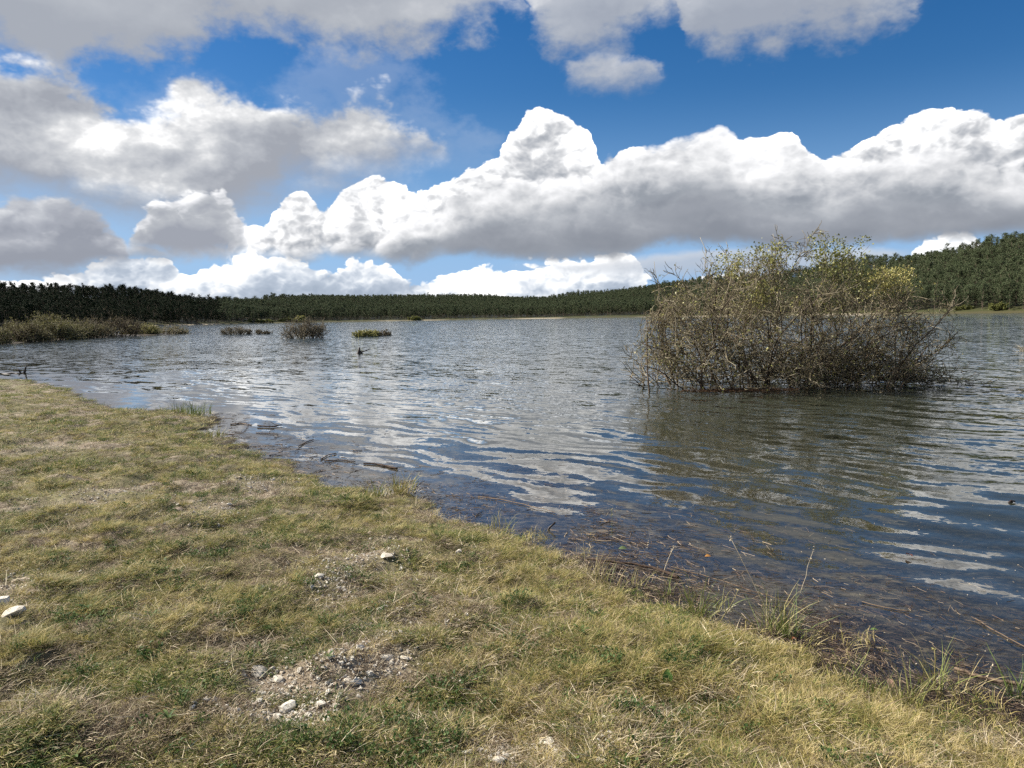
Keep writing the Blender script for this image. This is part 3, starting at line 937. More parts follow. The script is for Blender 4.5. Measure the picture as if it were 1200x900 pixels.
def upr_zone(x, y):
    c = at(800, 790, 0.12)
    q = ((x - c[0]) / 0.95) ** 2 + ((y - c[1]) / 1.0) ** 2
    sd = near_sd(x, y)
    return np.clip(np.exp(-q) * 1.2 + 0.30 * np.exp(-np.abs(sd - 0.10) / 0.15), 0, 1) * (0.45 + 0.8 * fbm(x, y, 3.1, 3, 44))


def place(rng, x, y, tilt=0.12):
    z = ground_z(x, y)
    n = len(x)
    rot = np.stack([rng.normal(0, tilt, n), rng.normal(0, tilt, n), rng.uniform(0, 6.28, n)], -1)
    return np.stack([x, y, z], -1), rot


rs = R(3)
x, y, r = candidates(rs, 92000, 1.9, 34)
sdv = near_sd(x, y); bz = bareness(x, y); uz = upr_zone(x, y)
pn = fbm(x, y, 2.6, 3, 31)
keep = (sdv > 0.0) & (rs.uniform(0, 1, len(x)) > bz * 1.2) & (rs.uniform(0, 1, len(x)) > 0.6 * uz) & (rs.uniform(0, 1, len(x)) < 0.10 + 3.2 * np.clip(pn - 0.33, 0, 1)) & clear_of_stones(x, y)
x, y, r = x[keep], y[keep], r[keep]
P, rot = place(rs, x, y)
s = rs.uniform(0.6, 1.15, len(x)) * (0.35 + 1.3 * fbm(x, y, 3.3, 2, 51)) * np.clip(r / 9, 1.0, 1.5)
scatter('meadow_grass', short, P, s, rot, rs.randint(0, 5, len(x)), 'short green and straw coloured grass covering the lake bank', 'grass')

x, y, r = candidates(rs, 26000, 1.9, 14)
uz = upr_zone(x, y); sdv = near_sd(x, y)
keep = (sdv > -0.35 * fbm(x, y, 2.0, 2, 99)) & (rs.uniform(0, 1, len(x)) < uz) & clear_of_stones(x, y)
x, y, r = x[keep], y[keep], r[keep]
P, rot = place(rs, x, y, 0.15)
scatter('upright_grass', upr, P, rs.uniform(0.6, 1.2, len(x)), rot, rs.randint(0, 4, len(x)), 'taller yellow green grass standing along the water edge', 'grass')

x, y, r = candidates(rs, 9000, 2.3, 9, 0, 40)
sdv = near_sd(x, y)
keep = (sdv < 0.0) & (sdv > -0.55) & (fbm(x, y, 3.0, 3, 123) > 0.53) & (rs.uniform(0, 1, len(x)) < 0.30 * np.exp(sdv / 0.25))
x, y, r = x[keep], y[keep], r[keep]
P, rot = place(rs, x, y, 0.25)
scatter('margin_grass', upr, P, rs.uniform(0.8, 1.7, len(x)), rot, rs.randint(0, 4, len(x)), 'straggling pale grass growing out of the flooded margin', 'grass')

x, y, r = candidates(rs, 15000, 1.9, 22)
sdv = near_sd(x, y); tz = fbm(x, y, 1.7, 3, 61)
keep = (sdv > 0.12) & (rs.uniform(0, 1, len(x)) < np.clip((tz - 0.45) * 5, 0.05, 1)) & (rs.uniform(0, 1, len(x)) > bareness(x, y) * 1.3)
x, y, r = x[keep], y[keep], r[keep]
P, rot = place(rs, x, y, 0.2)
scatter('tussock_grass', tuss, P, rs.uniform(0.40, 0.95, len(x)), rot, rs.randint(0, 3, len(x)), 'fine bladed tussocks scattered through the bank grass', 'grass')

x, y, r = candidates(rs, 36000, 1.9, 26)
sdv = near_sd(x, y); tz = fbm(x, y, 2.1, 3, 71)
keep = (sdv > 0.05) & (rs.uniform(0, 1, len(x)) < np.clip((tz - 0.40) * 2.5, 0.22, 0.9)) & clear_of_stones(x, y)
x, y, r = x[keep], y[keep], r[keep]
P, rot = place(rs, x, y, 0.08)
P[:, 2] += 0.008
scatter('dry_straw', straw, P, rs.uniform(0.5, 1.4, len(x)), rot, rs.randint(0, 4, len(x)), 'pale dead straw lying flat between the living grass', 'straw')

x, y, r = candidates(rs, 60000, 1.9, 30)
sdv = near_sd(x, y)
keep = (sdv > 0.02) & (rs.uniform(0, 1, len(x)) > bareness(x, y) * 0.8) & clear_of_stones(x, y)
x, y, r = x[keep], y[keep], r[keep]
P, rot = place(rs, x, y, 0.1)
scatter('dead_thatch', thatch, P, rs.uniform(0.6, 1.3, len(x)) * np.clip(r / 9, 1, 1.5), rot, rs.randint(0, 3, len(x)), 'brown matted dead grass under the living blades', 'thatch')

x, y, r = candidates(rs, 7000, 1.9, 14)
sdv = near_sd(x, y); tz = fbm(x, y, 4.5, 3, 81)
keep = (sdv > 0.25) & (rs.uniform(0, 1, len(x)) < np.clip((tz - 0.56) * 5, 0.015, 0.8)) & clear_of_stones(x, y)
x, y, r = x[keep], y[keep], r[keep]
P, rot = place(rs, x, y, 0.1)
P[:, 2] += 0.012
scatter('clover', herbs, P, rs.uniform(0.5, 1.2, len(x)), rot, rs.randint(0, 4, len(x)), 'small dark green clover leaves low in the bank grass', 'clover')

# =====================================================================
# FAR WOODS
# =====================================================================

def pine_arrays(rng, H=10.0, dense=520, shape=0):
    tr = np.array([[0, 0, -0.3], [rng.normal(0, .08), rng.normal(0, .08), H * 0.4], [rng.normal(0, .15), rng.normal(0, .15), H * 0.75], [rng.normal(0, .12), rng.normal(0, .12), H * 0.97]])[None]
    T = tubes(tr, np.array([0.17]), np.array([0.03]), 6, np.array([0.5]))
    z0 = H * [0.10, 0.30, 0.16, 0.36, 0.22, 0.12][shape]
    nb = 46
    zb = z0 + (H - z0) * np.sort(rng.uniform(0, 1, nb)) ** 0.9
    u = (zb - z0) / (H - z0)
    if shape in (0, 4):
        L = (1 - u) ** 0.75 * H * 0.31 + 0.4
    else:
        L = np.sin(np.clip(u * 0.85 + 0.13, 0, 1) * math.pi) ** 0.6 * H * 0.31 + 0.4
    L = L * rng.uniform(0.55, 1.2, nb)
    a = rng.uniform(0, 6.28, nb)
    S = np.stack([np.zeros(nb), np.zeros(nb), zb], -1)
    Dr = np.stack([np.cos(a), np.sin(a), 0.25 + 0.5 * u], -1)
    Bp = grow(S, Dr, L, 3, 0.15, 0.05, rng)
    Bt = tubes(Bp, np.full(nb, 0.045), np.full(nb, 0.012), 3, rng.uniform(0, 1, nb))
    idx = rng.randint(0, nb, dense); t = rng.uniform(0.15, 1.05, dense) * 3
    i = np.minimum(t.astype(int), 2); fr = (t - i)[:, None]
    C = Bp[idx, i] * (1 - fr) + Bp[idx, i + 1] * fr + rng.normal(0, 0.19, (dense, 3)) * np.array([1, 1, 0.7])
    up = rng.uniform(0, 1, dense)
    Lv = leaves(C, 0.36, rng, 0.55, 0.6, tone=np.clip(0.15 + 0.55 * rng.uniform(0, 1, dense) + 0.2 * (C[:, 2] / H), 0, 1))
    return joinV([T, Bt]), joinV([Lv])


def two_mat_mesh(name, wood, leaf, m1, m2):
    V1, F1, t1 = wood; V2, F2, t2 = leaf
    n1 = sum(len(f) for f in F1)
    V = np.concatenate([V1, V2]); Fs = F1 + [f + len(V1) for f in F2]
    me = mesh_np(name, V, Fs, m1, {'tone': np.concatenate([t1, t2])})
    me.materials.append(m2)
    mi = np.zeros(len(me.polygons), np.int32); mi[n1:] = 1
    me.polygons.foreach_set('material_index', mi)
    return me


rp = R(19)
pw = [pine_arrays(rp, 10.0, 1700, k) for k in range(6)]
pine_mid = [two_mat_mesh('pine', w, l, M_PBARK, M_PINE) for w, l in pw]
pine_shaded = [two_mat_mesh('pine', w, l, M_PBARK, M_PINE_SHADE) for w, l in pw]  # same trees again, shade carried by the darker needle colour
pine_part = [(mesh_np('trunk', w[0], w[1], M_PBARK, {'tone': w[2]}), mesh_np('crown', l[0], l[1], M_PINE, {'tone': l[2]})) for w, l in pw]


def wood_points(rng, az0, az1, step, gap0, hmul=1.0, jitter=0.85, maxdepth=999):
    "trees on a jittered polar lattice behind the far shore"
    pts = []
    a = az0
    azs = []
    r0 = 300
    while a < az1:
        azs.append(a); a += math.degrees(step / 400.0)
    for a in azs:
        ds = np.interp(a, AZA, DS); dr = np.interp(a, AZA, DR)
        rr = ds + gap0
        while rr < min(dr + 25, ds + maxdepth):
            pts.append((a + rng.uniform(-jitter, jitter) * math.degrees(step / 420), rr + rng.uniform(-jitter, jitter) * step)); rr += step * (1.15 + 0.6 * (rr - ds) / 300)
    p = np.array(pts)
    x = p[:, 1] * np.sin(np.radians(p[:, 0])); y = p[:, 1] * np.cos(np.radians(p[:, 0]))
    return x, y, p[:, 0], p[:, 1]


rw = R(23)
A_L, A_M = azpx(262), azpx(800)
groups = [('left', -62, A_L, pine_shaded, 'shaded_pine_wood', 'shaded pine wood covering the low hill on the left shore'),
          ('mid', A_L, A_M, pine_mid, 'middle_pine_wood', 'mid green pine wood on the rising shore beyond open water'),
          ('right', A_M, 60, pine_mid, 'right_pine_wood', 'pine wood climbing the steeper hill on the right shore')]
allp = []
for gi, (key, a0, a1, src, nm, lab) in enumerate(groups):
    x, y, a, r = wood_points(rw, a0, a1, {'left': 2.9, 'mid': 2.4, 'right': 3.1}[key], {'left': 6, 'mid': 12, 'right': 8}[key])
    allp.append(np.stack([x, y, ground_z(x, y), a, r, np.full(len(x), gi)], -1))
allp = np.concatenate(allp)
dp_ = allp[:, 4] - np.interp(allp[:, 3], AZA, DS)
lim = np.array([8.5, 14.2, 11.0])[allp[:, 5].astype(int)]
cand = np.where((dp_ < lim) & (allp[:, 3] > azpx(-15)) & (allp[:, 3] < azpx(1220)))[0]
# those that show largest, by height over distance
cand = cand[np.argsort(-(THT(allp[cand, 3]) / allp[cand, 4]))][:294]
isf = np.zeros(len(allp), bool); isf[cand] = True
front = [(q[0], q[1], q[2], q[3], groups[int(q[5])][0]) for q in allp[isf]]
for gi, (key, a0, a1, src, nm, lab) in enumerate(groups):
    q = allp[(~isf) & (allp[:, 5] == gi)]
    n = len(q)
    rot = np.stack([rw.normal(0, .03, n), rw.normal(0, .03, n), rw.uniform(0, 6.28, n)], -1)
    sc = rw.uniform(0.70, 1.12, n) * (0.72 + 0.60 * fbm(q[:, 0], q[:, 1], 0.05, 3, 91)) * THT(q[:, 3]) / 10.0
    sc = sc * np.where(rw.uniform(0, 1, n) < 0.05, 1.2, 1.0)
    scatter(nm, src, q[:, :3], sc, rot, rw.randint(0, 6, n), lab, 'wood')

# the front row, one object per pine
SEG = {'left': [(120, 'dark pine behind the tall shrubs of the left spit'), (9999, 'dark pine on the left shore beyond the thin tip of the spit')],
       'mid': [(400, 'small green pine across the water beyond the largest drowned shrub'), (500, 'small green pine across the water above the bright green water shrub'),
               (610, 'small green pine behind the pale sandy strip of the far shore'), (9999, 'green pine between the pale sandy strip and the hawthorn')],
       'right': [(1010, 'tall pine seen through the hawthorn crown'), (1110, 'tall pine at the foot of the hill just right of the hawthorn crown'), (9999, 'tall pine with bare lower trunk near the right picture edge')]}


def seg_label(a, key):
    for px, lb in SEG[key]:
        if a < azpx(px):
            return lb, 'pines: ' + lb.split(' ', 2)[2]


for i, (xx, yy, zz, aa, key) in enumerate(front):
    v = i % 6
    s = rw.uniform(0.62, 1.12) * THT(aa) / 10.0
    lb, gp = seg_label(aa, key)
    if key == 'right':
        o = empty('pine_tree', (xx, yy, zz), rw.uniform(0, 6.28))
        obj('trunk', pine_part[v][0], o); obj('crown', pine_part[v][1], o)
    else:
        o = obj('pine_tree', (pine_shaded if key == 'left' else pine_mid)[v], loc=(xx, yy, zz)); o.rotation_euler = (0, 0, rw.uniform(0, 6.28))
    o.scale = (s, s, s * rw.uniform(0.95, 1.1))
    props(o, lb, 'tree', gp)

# =====================================================================
# SHRUBS
# =====================================================================

def shrub(name, loc, w, h, dpt, seed, leafden, tone, label, cat='bush', group=None, twig_tone=(0.2, 0.9), stems=16, r_t=0.010, leafsize=0.12, lean=(0, 0)):
    rng = R(seed)
    ang = rng.uniform(0, 6.28, stems); rr = np.sqrt(rng.uniform(0, 1, stems))
    S = np.stack([np.cos(ang) * rr * w * 0.36, np.sin(ang) * rr * dpt * 0.36, np.full(stems, -0.15)], -1)
    Dr = np.stack([np.cos(ang) * rr * w / h * 0.35 + lean[0], np.sin(ang) * rr * 0.5 + lean[1], np.ones(stems)], -1)
    P0 = grow(S, Dr, h * rng.uniform(0.6, 1.0, stems) * (1.05 - 0.45 * rr), 5, 0.22, 0.02, rng)
    s1, d1, _, t1 = spawn(P0, 7, 0.8, rng)
    P1 = grow(s1, d1, h * rng.uniform(0.22, 0.5, len(s1)), 4, 0.28, 0.04, rng)
    s2, d2, _, _ = spawn(P1, 5, 0.8, rng)
    P2 = grow(s2, d2, h * rng.uniform(0.08, 0.24, len(s2)), 3, 0.35, 0.02, rng)
    for q in (P0, P1, P2):
        q[..., 2] = np.where(q[..., 2] < -0.1, -0.1, q[..., 2])
    tt = lambda q: rng.uniform(*twig_tone, len(q))
    o = empty(name, loc)
    V, F, tn = joinV([tubes(P0, np.full(len(P0), r_t * 2.2), np.full(len(P0), r_t), 4, tt(P0))])
    obj('stem', mesh_np('stem', V, F, M_TWIG, {'tone': tn}), o)
    V, F, tn = joinV([tubes(P1, np.full(len(P1), r_t * 1.2), np.full(len(P1), r_t * .6), 3, tt(P1)), tubes(P2, np.full(len(P2), r_t * .8), np.full(len(P2), r_t * 0.4), 3, tt(P2))])
    t_ = obj('twig', mesh_np('twig', V, F, M_TWIG, {'tone': tn}), o); t_['kind'] = 'stuff'
    if leafden > 0:
        s3, _, _, _ = spawn(P2, leafden, 0.8, rng, 0.2, 1.0)
        s3 = s3 + rng.normal(0, 0.03 * h, s3.shape)
        s3[:, 2] = np.abs(s3[:, 2])
        V, F, tn = joinV([leaves(s3, leafsize, rng, 0.55, 0.3, tone=rng.uniform(*tone, len(s3)))])
        l_ = obj('foliage', mesh_np('foliage', V, F, M_SCRUB if name == 'shrub' else M_LEAF, {'tone': tn}), o); l_['kind'] = 'stuff'
    return props(o, label, cat, group)


def on_px(px, py):
    p = at(px, py); return p


SP = [  # px base x,y ; width px, height px ; leaf density, tone ; label
    (18, 401, 62, 26, 3, (0.3, 0.75), 'brownish twiggy shrub at the left edge of the low spit', (0.1, 0.5)),
    (50, 399, 66, 30, 7, (0.45, 0.85), 'tall olive green shrub, the greenest on the left spit', (0.2, 0.7)),
    (83, 397, 44, 24, 5, (0.35, 0.8), 'rounded olive shrub right of the greenest shrub on the spit', (0.2, 0.7)),
    (108, 396, 40, 21, 2, (0.3, 0.7), 'thin grey brown shrub left of the russet domed shrub', (0.3, 0.9)),
    (134, 394.5, 56, 27, 1, (0.1, 0.5), 'russet brown domed shrub of bare twigs on the spit', (0.0, 0.45)),
    (167, 392.5, 36, 16, 7, (0.7, 1.0), 'small yellow green shrub right of the russet domed shrub', (0.3, 0.8)),
    (198, 391.5, 46, 12, 1, (0.3, 0.8), 'low greyish brush thinning out at the spit tip', (0.4, 1.0)),
    (-25, 404, 60, 24, 3, (0.3, 0.75), 'brownish shrub cut by the left picture edge', (0.1, 0.5)),
]
for i, (px, py, wp, hp, ld, tn, lab, tw) in enumerate(SP):
    p = on_px(px, py); dist = math.hypot(p[0], p[1])
    k = dist / F_PX
    dep_ = 3.0
    dirv = p[:2] / dist
    loc = (p[0] + dirv[0] * 1.6, p[1] + dirv[1] * 1.6, 0.05)
    shrub('shrub', loc, wp * k * 1.25, hp * k * 0.88, 3.4, 100 + i, ld, (tn[0] * 0.6, tn[1] * 0.95), lab, group='shrubs on the low spit', twig_tone=tw, stems=44, r_t=0.022, leafsize=0.14)

FL = [  # shrubs standing in open water
    (360, 396.5, 46, 20, 0, (0.3, 0.6), 'dark grey leafless shrub standing in open water, largest of the drowned shrubs', (0.1, 0.6), 24),
    (277, 392, 32, 9, 0, (0.3, 0.6), 'low pale brown brush standing in the water right of the spit', (0.4, 1.0), 22),
    (304, 391.5, 7, 6, 0, (0.3, 0.6), 'tiny tuft of brush, left one of the two beside the drowned shrub', (0.3, 0.9), 8),
    (315, 391.5, 9, 5, 0, (0.3, 0.6), 'tiny dark tuft of brush just left of the largest drowned shrub', (0.1, 0.6), 8),
    (430, 394.5, 26, 8, 10, (0.55, 0.95), 'low bright green shrub in open water, left of centre', (0.3, 0.7), 16),
    (449, 393.5, 20, 7, 0, (0.3, 0.6), 'low bare brown brush touching the bright green water shrub', (0.2, 0.7), 16),
]
for i, (px, py, wp, hp, ld, tn, lab, tw, st) in enumerate(FL):
    p = on_px(px, py); dist = math.hypot(p[0], p[1]); k = dist / F_PX
    shrub('flooded_shrub', (p[0], p[1], 0), wp * k * 1.15, hp * k * 1.35, wp * k * 0.8, 150 + i, ld, tn, lab, group='drowned shrubs in the lake', twig_tone=(tw[0] * .5, tw[1] * .75), stems=st * 2, r_t=0.017, leafsize=0.09)
p = on_px(1207, 412)
shrub('flooded_shrub', (p[0], p[1], 0), 0.9, 0.65, 0.9, 170, 0, (0.3, 0.6), 'pale twiggy branch tips in the water cut by the right picture edge', group='drowned shrubs in the lake', twig_tone=(0.5, 1.0), stems=10, r_t=0.005)

# far shore brush, on the brown point of land and the right shore
for i, (px, wp, hp, tn, lab) in enumerate([(300, 60, 5, (0.2, 0.5), 'low brown brush along the far point left of centre'), (340, 40, 5, (0.2, 0.5), 'low brown brush just behind the largest drowned shrub'),
                                           (352, 10, 7, (0.6, 0.9), 'pale olive bush on the far point above the drowned shrub'),
                                           (1170, 16, 7, (0.2, 0.6), 'rounded green bush at the foot of the right wood'), (1130, 22, 4, (0.2, 0.5), 'low brush at the foot of the right wood, nearer the hawthorn'),
                                           (486, 14, 5, (0.2, 0.5), 'low dark bush on the far shore left of the sandy strip')]):
    a = math.radians(azpx(px)); ds = np.interp(math.degrees(a), AZA, DS) + 7
    k = ds / F_PX
    xx, yy = ds * math.sin(a), ds * math.cos(a)
    shrub('shore_bush', (xx, yy, float(ground_z(np.array([xx]), np.array([yy]))[0])), wp * k, hp * k, 5, 180 + i, 8, tn, lab, group='bushes on the far shore', stems=26, r_t=0.03, leafsize=0.42)

# =====================================================================
# THE DROWNED HAWTHORN
# =====================================================================

def hawthorn():
    rng = R(404)
    base = at(925, 457); dist = base[1]; k = dist / F_PX * 1.0
    def loc_px(px, py, dy=0.0):       # photo pixel -> point on an upright plane at the bush, pushed dy metres back
        d = ray(px, py); t = (base[1] + dy) / d[1]
        return np.array([d[0] * t, d[1] * t, EYE + d[2] * t])
    outline = np.array([loc_px(*p)[[0, 2]] for p in [(752, 455), (742, 415), (752, 370), (768, 345), (790, 325), (838, 308), (868, 290), (900, 280), (935, 292), (952, 272), (975, 268), (1000, 280),
                                                     (1015, 300), (1040, 308), (1062, 322), (1072, 345), (1098, 362), (1112, 392), (1120, 425), (1150, 452)]])
    def env(P):                       # inside the crown outline, thinner towards front and back
        y0 = (P[..., 1] - base[1])
        s = (1.0 - 0.09 * np.abs(y0)) * (0.84 + 0.30 * vnoise(P[..., 0] * 2.3 + P[..., 1] * 1.7, P[..., 2] * 1.2 + 5, 61))
        cx = base[0]
        return inside(cx + (P[..., 0] - cx) / s, P[..., 2] / s, outline) & (P[..., 2] > -0.1)
    org = base.copy(); org[2] = 0
    # main stems
    stems, tgt = [], []
    n0 = 84
    bx = np.linspace(loc_px(772, 450)[0], loc_px(1068, 450)[0], n0) + rng.normal(0, 0.08, n0)
    by = base[1] + rng.uniform(-0.1, 2.4, n0)
    S = np.stack([bx, by, np.full(n0, -0.35)], -1)
    fan = (bx - base[0]) / 2.6
    Dr = np.stack([fan * 0.55 + rng.normal(0, 0.28, n0), rng.normal(0, 0.25, n0), np.ones(n0)], -1)
    P0 = grow(S, Dr, rng.uniform(2.1, 3.9, n0), 9, 0.17, 0.0, rng)
    # a few low sweeping branches at both ends, and bare leaders above the crown
    sw = [((775, 452), (738, 412), 0), ((800, 440), (762, 385), 0.3), ((770, 455), (735, 436), -.2), ((1050, 440), (1112, 395), 0.2), ((1060, 445), (1140, 446), 0), ((1030, 420), (1120, 378), 0.4), ((1070, 452), (1160, 444), 0.2),
          ((1040, 400), (1108, 352), 0.5), ((990, 420), (1090, 362), -0.2), ((850, 360), (790, 305), 0.2), ((880, 340), (857, 285), .3), ((830, 370), (830, 295), .5), ((900, 330), (905, 275), .6), ((940, 330), (957, 266), .4), ((820, 400), (770, 318), 0.2), ((1040, 420), (1118, 405), 0.6), ((1050, 430), (1105, 425), -0.3), ((1020, 390), (1098, 372), 0.3), ((1060, 450), (1130, 428), 0.5), ((1030, 380), (1080, 335), 0.2), ((1080, 448), (1165, 449), -0.2), ((1060, 440), (1150, 436), 0.3), ((1060, 450), (1125, 452), -.5), ((1040, 445), (1145, 449), 0.8)]
    S1 = np.array([loc_px(*a, dy) for a, b, dy in sw]); E1 = np.array([loc_px(*b, dy) for a, b, dy in sw])
    nodes = P0[:, 1:8].reshape(-1, 3)
    nodes = nodes[env(nodes)]
    for q in range(len(S1)):
        kx = np.argmin((nodes[:, 0] - S1[q, 0]) ** 2 + (nodes[:, 2] - S1[q, 2]) ** 2)
        E1[q, 1] += (nodes[kx, 1] - S1[q, 1]) * 0.5
        S1[q] = nodes[kx]
    tt = np.linspace(0, 1, 10)[None, :, None]
    PS = S1[:, None] * (1 - tt) + E1[:, None] * tt
    wv = np.cumsum(rng.normal(0, 0.028, PS.shape), 1); PS = PS + wv - wv[:, :1]
    lf = P0.copy()
    all0 = np.concatenate([P0, PS])
    # cut branches where they leave the crown
    def clip_env(P, slack=0.0):
        c_ = P[:, -1]
        near_ = (c_[:, 2] > -0.05) & (c_[:, 2] < 3.1) & (np.abs(c_[:, 0] - base[0]) < 3.4)
        ok = env(c_) | ((rng.uniform(0, 1, len(P)) < slack) & near_)
        return P[ok]
    s, d, _, t = spawn(P0, 13, 0.8, rng, 0.12, 1.0)
    P1 = clip_env(grow(s, d, rng.uniform(0.4, 1.4, len(s)), 6, 0.24, 0.0, rng), 0.07)
    s, d, _, t = spawn(PS, 16, 0.7, rng, 0.1, 1.0)
    P1b = grow(s, d, rng.uniform(0.12, 0.5, len(s)), 6, 0.22, 0.03, rng)
    s, d, _, t = spawn(P0, 5, 1.25, rng, 0.10, 0.32)
    d[:, 2] = d[:, 2] * 0.4 - 0.05
    P1c = grow(s, d, rng.uniform(0.4, 1.2, len(s)), 6, 0.22, 0.0, rng)
    P1c[..., 2] = np.maximum(P1c[..., 2], 0.02 + 0.06 * rng.uniform(0, 1, P1c.shape[:2]))
    P1 = np.concatenate([P1, P1b, clip_env(P1c, 0.1)])
    s, d, _, t = spawn(P1, 7, 0.9, rng, 0.05, 1.0)
    P2 = clip_env(grow(s, d, rng.uniform(0.12, 0.55, len(s)), 3, 0.22, 0.0, rng), 0.08)
    s, d, _, t = spawn(P2, 3, 1.1, rng, 0.05, 1.0)
    P3 = clip_env(grow(s, d, rng.uniform(0.04, 0.15, len(s)), 2, 0.28, 0.0, rng), 0.35)
    print('hawthorn', len(P1), len(P2), len(P3))
    # thin out the lower right so the lake shows through
    def thin(P):
        c = P.mean(1)
        lo = np.clip(1 - c[:, 2] / 1.3, 0, 1)
        holes = vnoise(c[:, 0] * 2.0, c[:, 2] * 2.6, 8)
        edge = np.clip((c[:, 0] - loc_px(1060, 430)[0]) / 1.2, 0, 0.4)
        kp = rng.uniform(0, 1, len(c)) > np.clip((holes - 0.42) * 3.5, 0, 1) * (0.35 + 0.60 * lo) + edge * 0.6
        return P[kp]
    P2 = thin(P2); P3 = thin(P3)
    o = empty('hawthorn_bush', tuple(org))
    props(o, 'big tangled half bare hawthorn bush standing in the lake', 'bush')
    def local(P): return P - org
    # trunk-like stems, each its own part
    # cut stems at the crown
    for (q, rr, dn, tq) in [((975, 305), .55, 1, 0), ((1040, 330), .4, 1, 0), ((900, 305), .5, 1, 0), ((855, 318), .4, 1, 0), ((890, 345), .5, 1, 0), ((1000, 330), .5, 1, 0), ((800, 345), .4, 1, 0)]:
        c = loc_px(*q); m_ = int(34 * rr / 0.5)
        s_ = c + rng.normal(0, 1, (m_, 3)) * np.clip(np.array([rr * 0.5, 0.4, 0.15]), 0, 1) - np.array([0, 0, 0.55])
        shp = grow(s_, np.stack([rng.normal(0, .45, m_), rng.normal(0, .35, m_), np.ones(m_)], -1), rng.uniform(0.4, 0.95, m_), 3, 0.22, 0.0, rng)
        P2 = np.concatenate([P2, shp])
        a_, b_, _, _ = spawn(shp, 9, 0.8, rng, 0.2, 1.0)
        P3 = np.concatenate([P3, grow(a_, b_, rng.uniform(0.06, 0.22, len(a_)), 2, 0.25, 0.03, rng)])
    for i in range(n0):
        q = P0[i]
        ins = env(q); ins[:3] = True
        n = len(q) if ins.all() else max(4, int(np.argmin(ins)))
        q = q[:n]
        V, F, tn, cp = tubes(local(q)[None], np.array([rng.uniform(0.012, 0.030)]), np.array([0.009]), 6, np.array([rng.uniform(0, 1)]))
        obj('stem', mesh_np('stem', V, [F, cp], M_BARK, {'tone': tn}), o)
    for i in range(len(PS)):
        V, F, tn, cp = tubes(local(PS[i])[None], np.array([0.011]), np.array([0.004]), 5, np.array([rng.uniform(0.3, 1)]))
        obj('branch', mesh_np('branch', V, [F, cp], M_TWIG, {'tone': tn * 0.6 + 0.2}), o)
    V, F, tn = joinV([tubes(local(P1), np.full(len(P1), 0.0085), np.full(len(P1), 0.0050), 4, rng.uniform(0.25, 1.0, len(P1)))])
    b_ = obj('side_branch', mesh_np('side_branch', V, F, M_TWIG, {'tone': tn}), o); b_['kind'] = 'stuff'
    V, F, tn = joinV([tubes(local(P2), np.full(len(P2), 0.0062), np.full(len(P2), 0.0038), 3, rng.uniform(0.1, 1, len(P2))),
                      tubes(local(P3), np.full(len(P3), 0.0046), np.full(len(P3), 0.0028), 3, rng.uniform(0.2, 1, len(P3)))])
    b_ = obj('twig', mesh_np('twig', V, F, M_TWIG, {'tone': tn}), o); b_['kind'] = 'stuff'
    # leaves in loose tufts: dense on the top right shoots, yellow at the right shoulder, sparse elsewhere
    C = P3[:, -1]; C2 = P3[:, 1]
    C = np.concatenate([C, C2])
    px0 = lambda a, b: loc_px(a, b)
    tufts = [((975, 300), 0.62, 0.95, (0.30, 0.75)), ((1045, 328), 0.42, 1.3, (0.75, 1.0)), ((900, 300), 0.45, 0.6, (0.35, 0.8)), ((855, 310), 0.4, 0.6, (0.45, 0.9)), ((890, 345), 0.45, 0.5, (0.5, 0.95)), ((800, 340), .4, .4, (.4, .9)),
             ((770, 385), 0.35, 0.45, (0.5, 0.9)), ((805, 430), 0.35, 0.45, (0.2, 0.6)), ((1010, 330), 0.45, 0.5, (0.3, 0.8)), ((760, 440), .3, .3, (.3, .7)), ((920, 450), 0.5, 0.25, (0.5, 0.95)), ((1000, 450), 0.5, 0.25, (0.5, 0.95)), ((860, 370), 0.5, 0.3, (0.4, 0.9))]
    dens = np.full(len(C), 0.22); lo = np.full(len(C), 0.25); hi = np.full(len(C), 0.9)
    for (q, rr, dn, (a, b)) in tufts:
        c = px0(*q)
        e = np.exp(-(((C[:, 0] - c[0]) / rr) ** 2 + ((C[:, 2] - c[2]) / rr) ** 2))
        up = e * dn > dens
        dens = np.maximum(dens, e * dn); lo = np.where(up, a, lo); hi = np.where(up, b, hi)
    kp = rng.uniform(0, 1, len(C)) < dens
    C, lo, hi = C[kp], lo[kp], hi[kp]
    # extra leafy shoots
    ex, el_, eh = [], [], []
    for (q, rr, dn, (a, b)) in tufts[:5] + tufts[8:9]:
        c = px0(*q)
        m_ = int(1000 * dn * rr / 0.5)
        sh = c + np.clip(rng.normal(0, 1, (int(60 * rr / 0.4), 3)), -1.5, 1.3) * np.array([rr * 0.55, 0.45, rr * 0.42])
        ii = rng.randint(0, len(sh), m_)
        ex.append(sh[ii] + rng.normal(0, 1, (m_, 3)) * np.array([0.06, 0.06, 0.06])); el_.append(np.full(m_, a)); eh.append(np.full(m_, b))
    C = np.concatenate([C] + ex); lo = np.concatenate([lo] + el_); hi = np.concatenate([hi] + eh)
    tone = lo + (hi - lo) * rng.uniform(0, 1, len(C))
    V, F, tn = joinV([leaves(local(C), 0.050, rng, 0.75, 0.4, tone=tone)])
    l_ = obj('foliage', mesh_np('foliage', V, F, M_LEAF, {'tone': tn}), o); l_['kind'] = 'stuff'
    # raft of washed-up litter at its foot
    n = 1500
    c = at(868, 458)
    S = np.stack([c[0] + rng.normal(0, 0.55, n), c[1] + 0.1 + rng.normal(0, 0.14, n), np.abs(rng.normal(0.004, 0.012, n))], -1)
    Dd = np.stack([rng.normal(0, 1, n), rng.normal(0, 0.5, n), rng.normal(0, 0.06, n)], -1)
